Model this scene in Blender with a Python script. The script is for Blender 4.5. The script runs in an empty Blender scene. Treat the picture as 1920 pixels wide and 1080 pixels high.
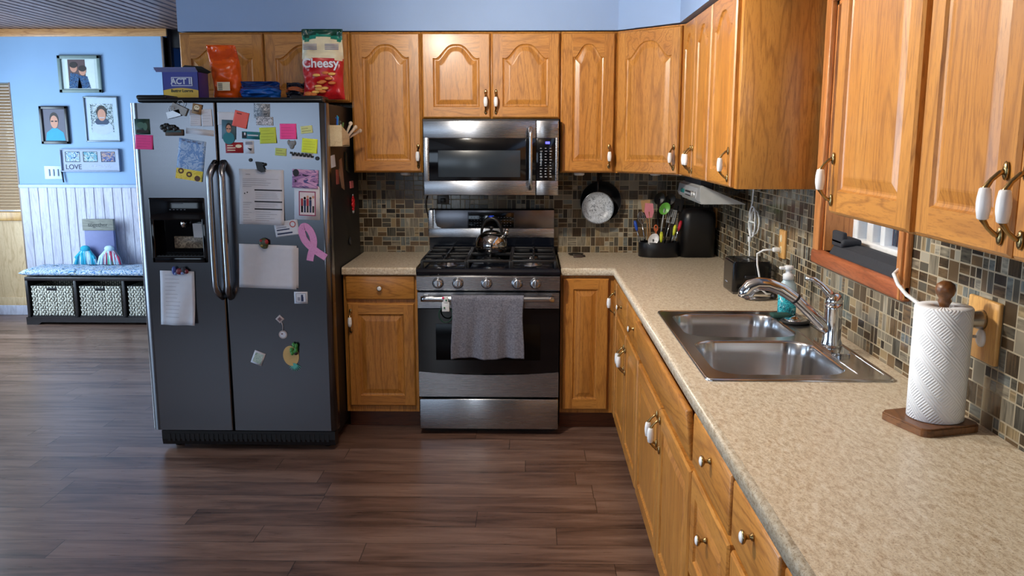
import bpy, bmesh, math, random
from mathutils import Vector, Matrix
random.seed(7)
PI = math.pi
S = bpy.context.scene
COL = S.collection

# ------------------------------------------------------------------ camera
FPX, PITCH, YAW = 1620.93, .1731, -.0215
CAM = Vector((.6048, -5.196, 1.6023))
cd = bpy.data.cameras.new('camera'); cam = bpy.data.objects.new('camera', cd); COL.objects.link(cam)
cd.sensor_width = 36; cd.lens = 36 * FPX / 1920; cd.clip_start = .02
cam.location = CAM; cam.rotation_euler = (PI / 2 - PITCH, 0, -YAW)
S.camera = cam

def at(u, v, ax, val):
    """point on the plane ax = val that is seen at photo pixel (u, v)"""
    a = (u - 960) / FPX; b = -(v - 540) / FPX
    y = math.cos(PITCH) + b * math.sin(PITCH); z = -math.sin(PITCH) + b * math.cos(PITCH)
    d = Vector((a * math.cos(YAW) + y * math.sin(YAW), -a * math.sin(YAW) + y * math.cos(YAW), z))
    i = 'xyz'.index(ax); t = (val - CAM[i]) / d[i]
    return CAM + d * t

# ------------------------------------------------------------------ world, lights, exposure
S.view_settings.view_transform = 'Standard'; S.view_settings.look = 'None'
S.view_settings.gamma = 1; S.view_settings.use_curve_mapping = False
S.view_settings.exposure = 0.15
W = bpy.data.worlds.new('world'); S.world = W; W.use_nodes = True
bg = W.node_tree.nodes['Background']; bg.inputs[0].default_value = (.62, .78, 1.0, 1); bg.inputs[1].default_value = .9

def area(name, loc, rot, sx, sy, power, color):
    l = bpy.data.lights.new(name, 'AREA'); l.shape = 'RECTANGLE'; l.size = sx; l.size_y = sy
    l.energy = power; l.color = color
    o = bpy.data.objects.new(name, l); o.location = loc; o.rotation_euler = rot; COL.objects.link(o); return o
# daylight through the glazed openings (left wall, and the wall behind the viewer)
area('daylight_dining', (-4.55, .95, 1.35), (0, -PI / 2, 0), 1.5, 1.5, 105, (.62, .81, 1.0))
area('daylight_patio', (-4.55, -2.3, 1.1), (0, -PI / 2, 0), 2.0, 1.9, 75, (.58, .78, 1.0))
area('daylight_back', (-2.85, -6.95, 1.57), (PI / 2, 0, 0), 2.6, 1.22, 19, (.66, .82, 1.0))
area('daylight_back_narrow', (-.55, -6.95, 1.4), (PI / 2, 0, 0), .22, 1.6, 9, (.8, .9, 1.0))
# ceiling lamp of the kitchen
def bulb(name, loc, power, color, r=.05, aim=None):
    l = bpy.data.lights.new(name, 'SPOT' if aim else 'POINT'); l.energy = power; l.color = color; l.shadow_soft_size = r
    o = bpy.data.objects.new(name, l); o.location = loc; COL.objects.link(o)
    if aim: l.spot_size = math.radians(178); l.spot_blend = 1.0; o.rotation_euler = Vector(aim).to_track_quat('-Z', 'Y').to_euler()
sun = bpy.data.lights.new('sun', 'SUN'); sun.energy = 2.5; sun.color = (1, .97, .92); sun.angle = .02
o = bpy.data.objects.new('sun', sun); o.rotation_euler = Vector((.36, .05, -.93)).to_track_quat('-Z', 'Y').to_euler(); COL.objects.link(o)
WARM = (1.0, .91, .79)
bulb('ceiling_bulb_range', (-.05, -1.95, 2.27), 125, WARM, .07, (.95, .48, -.15))
bulb('ceiling_bulb_counter', (-.25, -3.05, 2.30), 135, WARM, .07, (1, -.6, -.25))
bulb('added_spill_fill', (-.05, -2.0, 2.30), 10, WARM, .07)  # added weak fill at the lamp, brightens the fridge front and left side

# ------------------------------------------------------------------ materials
def lin(c):
    return tuple(((x / 255) / 12.92 if x / 255 <= .04045 else ((x / 255 + .055) / 1.055) ** 2.4) for x in c) + (1,)
MATS = {}
class NT:
    def __init__(s, name):
        s.m = bpy.data.materials.new(name); s.m.use_nodes = True; s.t = s.m.node_tree; s.b = s.t.nodes['Principled BSDF']
    def n(s, typ, **kw):
        x = s.t.nodes.new(typ)
        for k, v in kw.items():
            if k.startswith('i_'):
                key = k[2:]; key = int(key) if key.isdigit() else key.replace('_', ' ')
                s.put(x.inputs[key], v)
            else: setattr(x, k, v)
        return x
    def put(s, inp, v):
        if isinstance(v, bpy.types.NodeSocket): s.t.links.new(v, inp)
        else: inp.default_value = v
    def math(s, op, a, b=None, c=None):
        x = s.t.nodes.new('ShaderNodeMath'); x.operation = op
        for i, v in enumerate((a, b, c)):
            if v is not None: s.put(x.inputs[i], v)
        return x.outputs[0]
    def obj(s): return s.n('ShaderNodeTexCoord').outputs['Object']
    def mapping(s, v, scale=(1, 1, 1), loc=(0, 0, 0), rot=(0, 0, 0)):
        m = s.n('ShaderNodeMapping'); s.put(m.inputs[0], v); s.put(m.inputs['Scale'], scale); s.put(m.inputs['Location'], loc); s.put(m.inputs['Rotation'], rot)
        return m.outputs[0]
    def noise(s, v, scale, detail=4, rough=.5, dist=0):
        x = s.n('ShaderNodeTexNoise'); s.put(x.inputs['Vector'], v); x.inputs['Scale'].default_value = scale
        x.inputs['Detail'].default_value = detail; x.inputs['Roughness'].default_value = rough; x.inputs['Distortion'].default_value = dist
        return x.outputs['Fac']
    def ramp(s, f, stops, interp='LINEAR'):
        x = s.n('ShaderNodeValToRGB'); s.put(x.inputs[0], f); cr = x.color_ramp; cr.interpolation = interp
        while len(cr.elements) < len(stops): cr.elements.new(.5)
        for e, (p, c) in zip(cr.elements, stops): e.position = p; e.color = c if len(c) == 4 else tuple(c) + (1,)
        return x.outputs[0]
    def mix(s, f, a, b, blend='MIX'):
        x = s.n('ShaderNodeMix', data_type='RGBA', blend_type=blend)
        s.put(x.inputs[0], f); s.put(x.inputs[6], a); s.put(x.inputs[7], b); return x.outputs[2]
    def bump(s, h, strength=.3, dist=.002):
        x = s.n('ShaderNodeBump'); s.put(x.inputs['Height'], h); x.inputs['Strength'].default_value = strength; x.inputs['Distance'].default_value = dist
        s.put(s.b.inputs['Normal'], x.outputs[0])
    def set(s, **kw):
        for k, v in kw.items(): s.put(s.b.inputs[k.replace('_', ' ')], v)
        return s.m

def plain(name, rgb, rough=.5, metal=0, noise=.06, scale=30, bump=0, spec=None, coat=0, trans=0, emit=None):
    """solid paint / plastic / metal with slight procedural mottling"""
    if name in MATS: return MATS[name]
    t = NT(name); c = lin(rgb)
    f = t.noise(t.obj(), scale, 3)
    lo = tuple(x * (1 - noise) for x in c[:3]) + (1,); hi = tuple(min(1, x * (1 + noise)) for x in c[:3]) + (1,)
    t.set(Base_Color=t.ramp(f, [(.3, lo), (.7, hi)]), Roughness=rough, Metallic=metal)
    if bump: t.bump(t.noise(t.obj(), scale * 4, 4), bump, .002)
    if spec is not None: t.b.inputs['Specular IOR Level'].default_value = spec
    if coat: t.b.inputs['Coat Weight'].default_value = coat; t.b.inputs['Coat Roughness'].default_value = .15
    if trans: t.b.inputs['Transmission Weight'].default_value = trans
    if emit: t.b.inputs['Emission Color'].default_value = lin(emit[0]); t.b.inputs['Emission Strength'].default_value = emit[1]
    MATS[name] = t.m; return t.m

def wood(name, c_light, c_mid, c_dark, axis='z', rough=.38, big=1.0, coat=.14):
    if name in MATS: return MATS[name]
    t = NT(name); v = t.obj()
    rnd = t.n('ShaderNodeObjectInfo').outputs['Random']
    off = t.n('ShaderNodeCombineXYZ'); 
    for i, k in enumerate((13., 7., 3.)): t.put(off.inputs[i], t.math('MULTIPLY', rnd, k))
    add = t.n('ShaderNodeVectorMath', operation='ADD'); t.put(add.inputs[0], v); t.put(add.inputs[1], off.outputs[0]); v = add.outputs[0]
    st = {'x': (.10, 1, 1), 'y': (1, .10, 1), 'z': (1, 1, .10)}[axis]
    sv = t.mapping(v, st)
    # cathedral figure: contour lines of a slow noise field
    slow = t.noise(sv, 5.5 * big, 3, .5, .5)
    rings = t.math('FRACT', t.math('MULTIPLY', slow, 15.))
    rings = t.math('ABSOLUTE', t.math('SUBTRACT', rings, .5))
    fine = t.noise(t.mapping(v, st), 230, 4, .65)
    tone = t.noise(sv, 9, 3)
    base = t.ramp(tone, [(.3, lin(c_mid)), (.7, lin(c_light))])
    k = t.math('MULTIPLY', t.ramp(rings, [(.30, (0, 0, 0)), (.49, (1, 1, 1))]), .46)
    base = t.mix(k, base, lin(c_dark))
    pores = t.ramp(fine, [(.36, (1, 1, 1)), (.50, (0, 0, 0))])
    base = t.mix(t.math('MULTIPLY', pores, .45), base, lin(c_dark))
    t.set(Base_Color=base, Roughness=rough, Coat_Weight=coat, Coat_Roughness=.18)
    t.bump(fine, .12, .001)
    MATS[name] = t.m; return t.m

OAK = ((198, 138, 64), (180, 118, 48), (122, 70, 24))
oak = wood('oak_vertical', *OAK, axis='z'); oak_x = wood('oak_along_wall', *OAK, axis='x'); oak_y = wood('oak_along_side', *OAK, axis='y')
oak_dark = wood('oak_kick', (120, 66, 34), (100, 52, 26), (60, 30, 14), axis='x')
trim_red = wood('sill_redwood', (176, 104, 66), (150, 78, 46), (96, 48, 28), axis='y')
pine = wood('pine_plate', (222, 176, 108), (206, 156, 88), (160, 108, 54), axis='z')
pale_pine = wood('pine_panel', (226, 198, 156), (212, 180, 136), (176, 138, 92), axis='z', rough=.5, coat=0)
walnut = wood('walnut', (128, 84, 46), (106, 66, 34), (62, 36, 18), axis='y')
white_wash = wood('whitewash_pine', (206, 208, 222), (192, 192, 208), (150, 146, 160), axis='z', rough=.55, coat=0)
espresso = wood('espresso_wood', (32, 24, 26), (24, 18, 20), (12, 8, 8), axis='x')
grey_wood = wood('grey_wood', (150, 150, 140), (122, 122, 112), (76, 76, 72), axis='x', rough=.7, coat=0)

def m_floor():
    t = NT('plank_floor'); v = t.obj(); s = t.n('ShaderNodeSeparateXYZ'); t.put(s.inputs[0], v)
    pw, pl = .152, 1.22
    row = t.math('FLOOR', t.math('DIVIDE', s.outputs[1], pw)); fy = t.math('FRACT', t.math('DIVIDE', s.outputs[1], pw))
    wn = t.n('ShaderNodeTexWhiteNoise', noise_dimensions='1D'); t.put(wn.inputs['W'], row)
    ux = t.math('ADD', t.math('DIVIDE', s.outputs[0], pl), t.math('MULTIPLY', wn.outputs[0], 5.))
    cx = t.math('FLOOR', ux); fx = t.math('FRACT', ux)
    cb = t.n('ShaderNodeCombineXYZ'); t.put(cb.inputs[0], cx); t.put(cb.inputs[1], row)
    w2 = t.n('ShaderNodeTexWhiteNoise', noise_dimensions='2D'); t.put(w2.inputs['Vector'], cb.outputs[0])
    r = w2.outputs[0]
    off = t.n('ShaderNodeCombineXYZ'); t.put(off.inputs[0], t.math('MULTIPLY', r, 31.)); t.put(off.inputs[1], t.math('MULTIPLY', r, 17.))
    add = t.n('ShaderNodeVectorMath', operation='ADD'); t.put(add.inputs[0], v); t.put(add.inputs[1], off.outputs[0]); vv = add.outputs[0]
    g1 = t.noise(t.mapping(vv, (.13, 1, 1)), 16, 5, .6, .6); g2 = t.noise(t.mapping(vv, (.05, 1, 1)), 120, 3, .6)
    mixv = t.math('ADD', t.math('MULTIPLY', g1, .75), t.math('MULTIPLY', g2, .25))
    mixv = t.math('ADD', mixv, t.math('MULTIPLY', t.math('SUBTRACT', r, .5), .16))
    col = t.ramp(mixv, [(.30, lin((66, 47, 40))), (.46, lin((108, 82, 70))), (.60, lin((132, 104, 90))), (.75, lin((150, 122, 108)))])
    e1 = t.math('MINIMUM', fy, t.math('SUBTRACT', 1., fy)); e2 = t.math('MINIMUM', fx, t.math('SUBTRACT', 1., fx))
    gap = t.math('MAXIMUM', t.math('LESS_THAN', e1, .009), t.math('LESS_THAN', e2, .0014))
    col = t.mix(t.math('MULTIPLY', gap, .75), col, lin((26, 17, 14)))
    t.set(Base_Color=col, Roughness=t.ramp(g2, [(.3, (.27,) * 3), (.7, (.38,) * 3)]))
    t.bump(t.math('SUBTRACT', g2, t.math('MULTIPLY', gap, 2.)), .10, .002)
    return t.m
def m_tile():
    """mosaic of glass and stone tiles in two sizes, u runs along either wall"""
    t = NT('mosaic_tile'); v = t.obj(); s = t.n('ShaderNodeSeparateXYZ'); t.put(s.inputs[0], v)
    P = .056
    U = t.math('DIVIDE', t.math('ADD', s.outputs[0], s.outputs[1]), P); V = t.math('DIVIDE', s.outputs[2], P)
    rb = t.n('ShaderNodeTexWhiteNoise', noise_dimensions='1D'); t.put(rb.inputs['W'], t.math('FLOOR', V))
    U = t.math('ADD', U, t.math('MULTIPLY', t.math('FLOOR', t.math('MULTIPLY', rb.outputs[0], 2.)), .5))
    cu, cv = t.math('FLOOR', U), t.math('FLOOR', V); fu, fv = t.math('FRACT', U), t.math('FRACT', V)
    c1 = t.n('ShaderNodeCombineXYZ'); t.put(c1.inputs[0], cu); t.put(c1.inputs[1], cv)
    w1 = t.n('ShaderNodeTexWhiteNoise', noise_dimensions='2D'); t.put(w1.inputs['Vector'], c1.outputs[0])
    sc = t.n('ShaderNodeSeparateColor'); t.put(sc.inputs[0], w1.outputs[1])
    nu = t.math('ADD', 1., t.math('GREATER_THAN', sc.outputs[0], .52)); nv = t.math('ADD', 1., t.math('GREATER_THAN', sc.outputs[1], .55))
    su, sv = t.math('MULTIPLY', fu, nu), t.math('MULTIPLY', fv, nv)
    iu, iv = t.math('FLOOR', su), t.math('FLOOR', sv); gu, gv = t.math('FRACT', su), t.math('FRACT', sv)
    du = t.math('DIVIDE', t.math('MINIMUM', gu, t.math('SUBTRACT', 1., gu)), nu); dv = t.math('DIVIDE', t.math('MINIMUM', gv, t.math('SUBTRACT', 1., gv)), nv)
    d = t.math('MINIMUM', du, dv); tilem = t.ramp(d, [(.026, (0, 0, 0)), (.042, (1, 1, 1))])
    c2 = t.n('ShaderNodeCombineXYZ'); t.put(c2.inputs[0], t.math('ADD', cu, t.math('MULTIPLY', iu, .37))); t.put(c2.inputs[1], t.math('ADD', cv, t.math('MULTIPLY', iv, .41))); 
    w2 = t.n('ShaderNodeTexWhiteNoise', noise_dimensions='2D'); t.put(w2.inputs['Vector'], c2.outputs[0])
    s2 = t.n('ShaderNodeSeparateColor'); t.put(s2.inputs[0], w2.outputs[1])
    col = t.ramp(s2.outputs[0], [(0, lin((70, 58, 44))), (.14, lin((104, 84, 60))), (.30, lin((128, 120, 104))), (.46, lin((84, 80, 70))), (.60, lin((146, 128, 98))), (.72, lin((112, 116, 112))), (.84, lin((52, 46, 40))), (.93, lin((158, 152, 136)))], 'CONSTANT')
    cvv = t.n('ShaderNodeVectorMath', operation='ADD'); t.put(cvv.inputs[0], v); t.put(cvv.inputs[1], w2.outputs[1])
    st = t.noise(t.mapping(cvv.outputs[0], (1, 1, .12)), 130, 2); sh = t.noise(t.mapping(cvv.outputs[0], (.14, .14, 1)), 130, 2)
    str_ = t.mix(t.math('GREATER_THAN', s2.outputs[1], .5), st, sh)
    f = t.ramp(str_, [(.32, (.50,) * 3), (.68, (1.2,) * 3)])
    col = t.mix(t.math('GREATER_THAN', s2.outputs[2], .3), col, t.mix(1., col, f, 'MULTIPLY'))
    col = t.mix(tilem, lin((158, 146, 122)), col)
    t.set(Base_Color=col, Roughness=t.ramp(tilem, [(0, (.75,) * 3), (1, (.16,) * 3)]))
    t.bump(tilem, .35, .0015)
    return t.m
def m_counter():
    t = NT('speckled_laminate'); v = t.obj()
    a = t.noise(t.mapping(v, (1, .40, 1), rot=(0, 0, .7)), 95, 6, .75, .4); b = t.noise(v, 210, 3, .7); c = t.noise(v, 420, 2, .6)
    col = t.ramp(a, [(.34, lin((170, 148, 120))), (.5, lin((208, 194, 170))), (.66, lin((226, 218, 202)))])
    col = t.mix(t.math('MULTIPLY', t.ramp(b, [(.36, (1, 1, 1)), (.45, (0, 0, 0))]), .55), col, lin((124, 94, 68)))
    col = t.mix(t.math('MULTIPLY', t.ramp(c, [(.56, (0, 0, 0)), (.64, (1, 1, 1))]), .4), col, lin((220, 214, 200)))
    t.set(Base_Color=col, Roughness=.34); return t.m
def m_steel(name, rgb=(176, 178, 184), rough=.26, aniso=.75, tangent='z'):
    t = NT(name); v = t.obj()
    sc = (.02, 1, 1) if tangent == 'z' else (1, 1, .02)
    n = t.noise(t.mapping(v, sc), 260, 3)
    t.set(Base_Color=lin(rgb), Metallic=1., Roughness=t.ramp(n, [(.3, (rough * .96,) * 3), (.7, (rough * 1.04,) * 3)]))
    t.b.inputs['Anisotropic'].default_value = aniso
    tg = t.n('ShaderNodeTangent', direction_type='RADIAL', axis='Z'); t.put(t.b.inputs['Tangent'], tg.outputs[0])
    t.b.inputs['Anisotropic Rotation'].default_value = .25
    MATS[name] = t.m
    return t.m
def m_weave():
    t = NT('seagrass_weave'); v = t.mapping(t.obj(), (1, 1, 1))
    s = t.n('ShaderNodeSeparateXYZ'); t.put(s.inputs[0], v)
    cb = t.n('ShaderNodeCombineXYZ'); t.put(cb.inputs[0], s.outputs[2]); t.put(cb.inputs[1], t.math('ADD', s.outputs[0], s.outputs[1]))
    br = t.n('ShaderNodeTexBrick'); t.put(br.inputs['Vector'], cb.outputs[0]); br.inputs['Scale'].default_value = 1
    br.inputs['Brick Width'].default_value = .030; br.inputs['Row Height'].default_value = .021; br.inputs['Mortar Size'].default_value = .0038; br.inputs['Mortar Smooth'].default_value = .6
    br.inputs['Color1'].default_value = lin((226, 222, 206)); br.inputs['Color2'].default_value = lin((190, 184, 166)); br.inputs['Mortar'].default_value = lin((34, 30, 28))
    t.set(Base_Color=br.outputs[0], Roughness=.8); t.bump(t.math('SUBTRACT', 1., br.outputs[1]), .8, .006); return t.m
def m_pattern(name, cols, scale, stretch=(1, 1, 1), rough=.8, bump=.0, dist=1.5):
    if name in MATS: return MATS[name]
    t = NT(name); n = t.noise(t.mapping(t.obj(), stretch), scale, 3, .6, dist); k = len(cols)
    st = [(.28 + .44 * i / k, lin(c)) for i, c in enumerate(cols)]
    t.set(Base_Color=t.ramp(n, st, 'CONSTANT'), Roughness=rough)
    if bump: t.bump(n, bump, .004)
    MATS[name] = t.m; return t.m
def m_terry():
    t = NT('grey_terry'); n = t.noise(t.obj(), 130, 4, .7); n2 = t.noise(t.obj(), 520, 3)
    t.set(Base_Color=t.ramp(n, [(.3, lin((96, 98, 112))), (.7, lin((150, 152, 166)))]), Roughness=.95)
    t.bump(t.math('ADD', n, n2), .9, .004); return t.m
def m_wallpaint(name, rgb):
    t = NT(name); n = t.noise(t.obj(), 2.2, 3); c = lin(rgb)
    t.set(Base_Color=t.ramp(n, [(.3, tuple(x * .95 for x in c[:3])), (.7, tuple(x * 1.04 for x in c[:3]))]), Roughness=.62)
    t.bump(t.noise(t.obj(), 220, 3), .08, .002); return t.m
def m_glass():
    t = NT('clear_glass'); tr = t.n('ShaderNodeBsdfTransparent'); gl = t.n('ShaderNodeBsdfGlossy'); gl.inputs['Roughness'].default_value = .02
    mx = t.n('ShaderNodeMixShader'); mx.inputs[0].default_value = .08; t.put(mx.inputs[1], tr.outputs[0]); t.put(mx.inputs[2], gl.outputs[0])
    t.t.links.new(mx.outputs[0], t.t.nodes['Material Output'].inputs[0]); return t.m
def m_towel_paper():
    t = NT('embossed_paper'); s = t.n('ShaderNodeSeparateXYZ'); t.put(s.inputs[0], t.obj())
    ang = t.math('MULTIPLY', t.math('ARCTAN2', s.outputs[1], s.outputs[0]), .068)
    def band(sg):
        q = t.math('ADD', t.math('MULTIPLY', ang, 1.), t.math('MULTIPLY', s.outputs[2], sg)); return t.math('SINE', t.math('MULTIPLY', q, 700.))
    qa = t.math('FRACT', t.math('MULTIPLY', t.math('ADD', ang, t.math('MULTIPLY', s.outputs[2], 1.)), 14.))
    sel = t.math('GREATER_THAN', qa, .5)
    h = t.math('ADD', t.math('MULTIPLY', sel, band(1.)), t.math('MULTIPLY', t.math('SUBTRACT', 1., sel), band(-1.)))
    t.set(Base_Color=lin((240, 245, 252)), Roughness=.9); t.bump(h, .4, .0014); return t.m

M_floor, M_tile, M_counter = m_floor(), m_tile(), m_counter()
steel = m_steel('brushed_steel', (172, 174, 180), .27); fridge_steel = m_steel('fridge_steel', (116, 118, 124), .22, .0)
sink_steel = m_steel('sink_steel', (200, 200, 202), .2, .4)
chrome = plain('chrome', (214, 216, 220), .09, 1, .02)
weave, terry, glass, towel_paper = m_weave(), m_terry(), m_glass(), m_towel_paper()
blue_wall = m_wallpaint('blue_paint', (134, 168, 204)); soffit_paint = m_wallpaint('soffit_blue_paint', (138, 164, 204))
cream_wall = m_wallpaint('cream_paint', (150, 160, 176)); ceil_white = m_wallpaint('ceiling_white', (150, 140, 132))
ceil_wood = wood('ceiling_board', (142, 112, 100), (112, 86, 76), (56, 38, 32), axis='y', rough=.42)
black_gloss = plain('black_gloss', (10, 10, 13), .08, 0, .05); black_satin = plain('black_satin', (16, 16, 19), .38, 0, .1)
black_side = plain('black_pebbled', (17, 17, 20), .5, 0, .1, 200, .2)
black_iron = plain('cast_iron', (18, 18, 21), .42, 0, .15, 120, .2)
navy_enamel = plain('dark_enamel', (14, 18, 28), .14, 0, .05)
brass = plain('antique_brass', (168, 142, 98), .25, 1, .1); ceramic = plain('white_ceramic', (238, 240, 244), .12, 0, .02)
white_plastic = plain('white_plastic', (222, 226, 230), .35); cream_plastic = plain('cream_plastic', (226, 216, 186), .35)
grey_plastic = plain('grey_plastic', (150, 154, 158), .4); dark_grey = plain('dark_grey', (46, 48, 54), .6)
white_paper = plain('white_paper', (206, 210, 222), .8, noise=.03); ink = plain('ink', (34, 36, 48), .7); grey_ink = plain('grey_ink', (140, 144, 160), .7)

# ------------------------------------------------------------------ mesh builder
def smooth01(x): x = max(0, min(1, x)); return x * x * (3 - 2 * x)
class MB:
    def __init__(s): s.bm = bmesh.new(); s.M = Matrix()
    def v(s, *p): return s.bm.verts.new(s.M @ Vector(p))
    def f(s, vs, m=0, sm=False):
        try: f = s.bm.faces.new(vs)
        except ValueError: return None
        f.material_index = m; f.smooth = sm; return f
    def box(s, x0, x1, y0, y1, z0, z1, m=0, bev=0, seg=2):
        x0, x1 = sorted((x0, x1)); y0, y1 = sorted((y0, y1)); z0, z1 = sorted((z0, z1))
        b = bmesh.new(); bmesh.ops.create_cube(b, size=1)
        for v in b.verts: v.co = Vector(((x0 + x1) / 2 + v.co.x * (x1 - x0), (y0 + y1) / 2 + v.co.y * (y1 - y0), (z0 + z1) / 2 + v.co.z * (z1 - z0)))
        if bev:
            bev = min(bev, .49 * min(x1 - x0, y1 - y0, z1 - z0))
            bmesh.ops.bevel(b, geom=b.edges[:], offset=bev, segments=seg, profile=.5, affect='EDGES')
            for f in b.faces: f.smooth = True
        s.merge(b, m); return s
    def merge(s, b, m=None):
        mp = {}
        for v in b.verts: mp[v] = s.bm.verts.new(s.M @ v.co)
        for f in b.faces:
            try: g = s.bm.faces.new([mp[v] for v in f.verts])
            except ValueError: continue
            g.material_index = f.material_index if m is None else m; g.smooth = f.smooth
        b.free()
    def prism(s, pts, axis, a0, a1, m=0, sm=False):
        """extrude a closed 2-D outline along an axis"""
        def P(p, a): return {'x': (a, p[0], p[1]), 'y': (p[0], a, p[1]), 'z': (p[0], p[1], a)}[axis]
        A = [s.v(*P(p, a0)) for p in pts]; B = [s.v(*P(p, a1)) for p in pts]; n = len(pts)
        for i in range(n): s.f([A[i], A[(i + 1) % n], B[(i + 1) % n], B[i]], m, sm)
        s.f(A[::-1], m); s.f(B, m); return s
    def tube(s, pts, r, n=12, m=0, cap=True, flat=1.0):
        pts = [Vector(p) for p in pts]; k = len(pts); R = r if isinstance(r, (list, tuple)) else [r] * k
        rings = []; up = None
        for i, p in enumerate(pts):
            d = (pts[min(i + 1, k - 1)] - pts[max(i - 1, 0)]).normalized()
            if up is None: up = Vector((0, 0, 1)) if abs(d.z) < .9 else Vector((1, 0, 0))
            a = (up - d * up.dot(d)).normalized(); b = d.cross(a); up = a
            rings.append([s.v(*(p + a * math.cos(2 * PI * j / n) * R[i] + b * math.sin(2 * PI * j / n) * R[i] * flat)) for j in range(n)])
        for i in range(k - 1):
            for j in range(n): s.f([rings[i][j], rings[i][(j + 1) % n], rings[i + 1][(j + 1) % n], rings[i + 1][j]], m, True)
        if cap: s.f(rings[0][::-1], m); s.f(rings[-1], m)
        return s
    def lathe(s, prof, c=(0, 0, 0), n=32, m=0, axis='z', cap=True, sx=1, sy=1):
        c = Vector(c); rings = []
        for r, h in prof:
            ring = []
            for j in range(n):
                a = 2 * PI * j / n; q = (r * math.cos(a) * sx, r * math.sin(a) * sy)
                p = {'z': (q[0], q[1], h), 'y': (q[0], h, q[1]), 'x': (h, q[0], q[1])}[axis]
                ring.append(s.v(*(c + Vector(p))))
            rings.append(ring)
        for i in range(len(rings) - 1):
            for j in range(n): s.f([rings[i][j], rings[i][(j + 1) % n], rings[i + 1][(j + 1) % n], rings[i + 1][j]], m if not isinstance(m, list) else m[i], True)
        if cap:
            mm = m if not isinstance(m, list) else m[0]; s.f(rings[0][::-1], mm)
            s.f(rings[-1], m if not isinstance(m, list) else m[-1])
        return s
    def ball(s, c, r, m=0, n=16, sc=(1, 1, 1)):
        b = bmesh.new(); bmesh.ops.create_uvsphere(b, u_segments=n, v_segments=n // 2 + 1, radius=r)
        for v in b.verts: v.co = Vector((v.co.x * sc[0], v.co.y * sc[1], v.co.z * sc[2])) + Vector(c)
        for f in b.faces: f.smooth = True
        s.merge(b, m); return s
    def surf(s, fn, nu, nv, m=0, closed=False, sm=True):
        """grid surface; fn(i, j) -> point ; m may be a function of (i, j)"""
        g = [[s.v(*fn(i, j)) for i in range(nu + (0 if closed else 1))] for j in range(nv + 1)]
        for j in range(nv):
            for i in range(nu):
                i2 = (i + 1) % nu if closed else i + 1
                s.f([g[j][i], g[j][i2], g[j + 1][i2], g[j + 1][i]], m(i, j) if callable(m) else m, sm)
        return g
    def sheet(s, fn, nu, nv, th=.0006, m=0):
        """thin two-sided sheet with a rim; fn(u, v) -> point in 0..1, facing -y"""
        P = [[Vector(fn(i / nu, j / nv)) for i in range(nu + 1)] for j in range(nv + 1)]
        A = [[s.v(*p) for p in r] for r in P]; B = [[s.v(p.x, p.y + th, p.z) for p in r] for r in P]
        for j in range(nv):
            for i in range(nu):
                s.f([A[j][i], A[j][i + 1], A[j + 1][i + 1], A[j + 1][i]], m, True); s.f([B[j][i], B[j + 1][i], B[j + 1][i + 1], B[j][i + 1]], m, True)
        for i in range(nu):
            for j in (0, nv): s.f([A[j][i], A[j][i + 1], B[j][i + 1], B[j][i]], m)
        for j in range(nv):
            for i in (0, nu): s.f([A[j][i], A[j + 1][i], B[j + 1][i], B[j][i]], m)
        return s
    def disc(s, c, rx, rz, m=0, n=24, th=.0006, rot=0):
        """thin upright disc facing -y"""
        cs, sn = math.cos(rot), math.sin(rot)
        pts = [(c[0] + rx * math.cos(2 * PI * j / n) * cs - rz * math.sin(2 * PI * j / n) * sn, c[2] + rx * math.cos(2 * PI * j / n) * sn + rz * math.sin(2 * PI * j / n) * cs) for j in range(n)]
        return s.prism(pts, 'y', c[1] - th, c[1], m)
    def text(s, body, size, Mx, m=0, extrude=.0004, align='CENTER', bold=0):
        cu = bpy.data.curves.new('t', 'FONT'); cu.body = body; cu.size = size; cu.align_x = align; cu.align_y = 'CENTER'; cu.extrude = extrude; cu.offset = bold
        o = bpy.data.objects.new('t', cu); COL.objects.link(o); bpy.context.view_layer.update()
        me = bpy.data.meshes.new_from_object(o.evaluated_get(bpy.context.evaluated_depsgraph_get()))
        b = bmesh.new(); b.from_mesh(me); b.transform(Mx); s.merge(b, m)
        bpy.data.objects.remove(o); bpy.data.meshes.remove(me); bpy.data.curves.remove(cu); return s
    def build(s, name, mats, parent=None, bevel=0, subsurf=0):
        if not isinstance(mats, (list, tuple)): mats = [mats]
        bm = s.bm; bmesh.ops.recalc_face_normals(bm, faces=bm.faces)
        xs = [v.co for v in bm.verts]; lo = Vector([min(c[i] for c in xs) for i in range(3)]); hi = Vector([max(c[i] for c in xs) for i in range(3)])
        c = Vector(((lo.x + hi.x) / 2, (lo.y + hi.y) / 2, lo.z))
        if name in KEEP_ORIGIN or getattr(s, 'keep', False): c = Vector((0, 0, 0))
        for v in bm.verts: v.co -= c
        me = bpy.data.meshes.new(name); bm.to_mesh(me); bm.free()
        for m in mats: me.materials.append(m)
        o = bpy.data.objects.new(name, me); COL.objects.link(o); WL[o.name] = c.copy()
        o.location = c - (WL[parent.name] if parent else Vector((0, 0, 0)))
        if parent: o.parent = parent
        if subsurf:
            md = o.modifiers.new('sub', 'SUBSURF'); md.levels = md.render_levels = subsurf
        return o
KEEP_ORIGIN = {'floor', 'tile', 'countertop'}; WL = {}
TXZ = Matrix.Rotation(PI / 2, 4, 'X')                    # text standing upright, facing -y
def face_y(x, y, z, rot=0): return Matrix.Translation((x, y, z)) @ Matrix.Rotation(rot, 4, 'Y') @ TXZ
def tag(o, label=None, cat=None, group=None, kind=None):
    if label: o['label'] = label
    if cat: o['category'] = cat
    if group: o['group'] = group
    if kind: o['kind'] = kind
    return o
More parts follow.
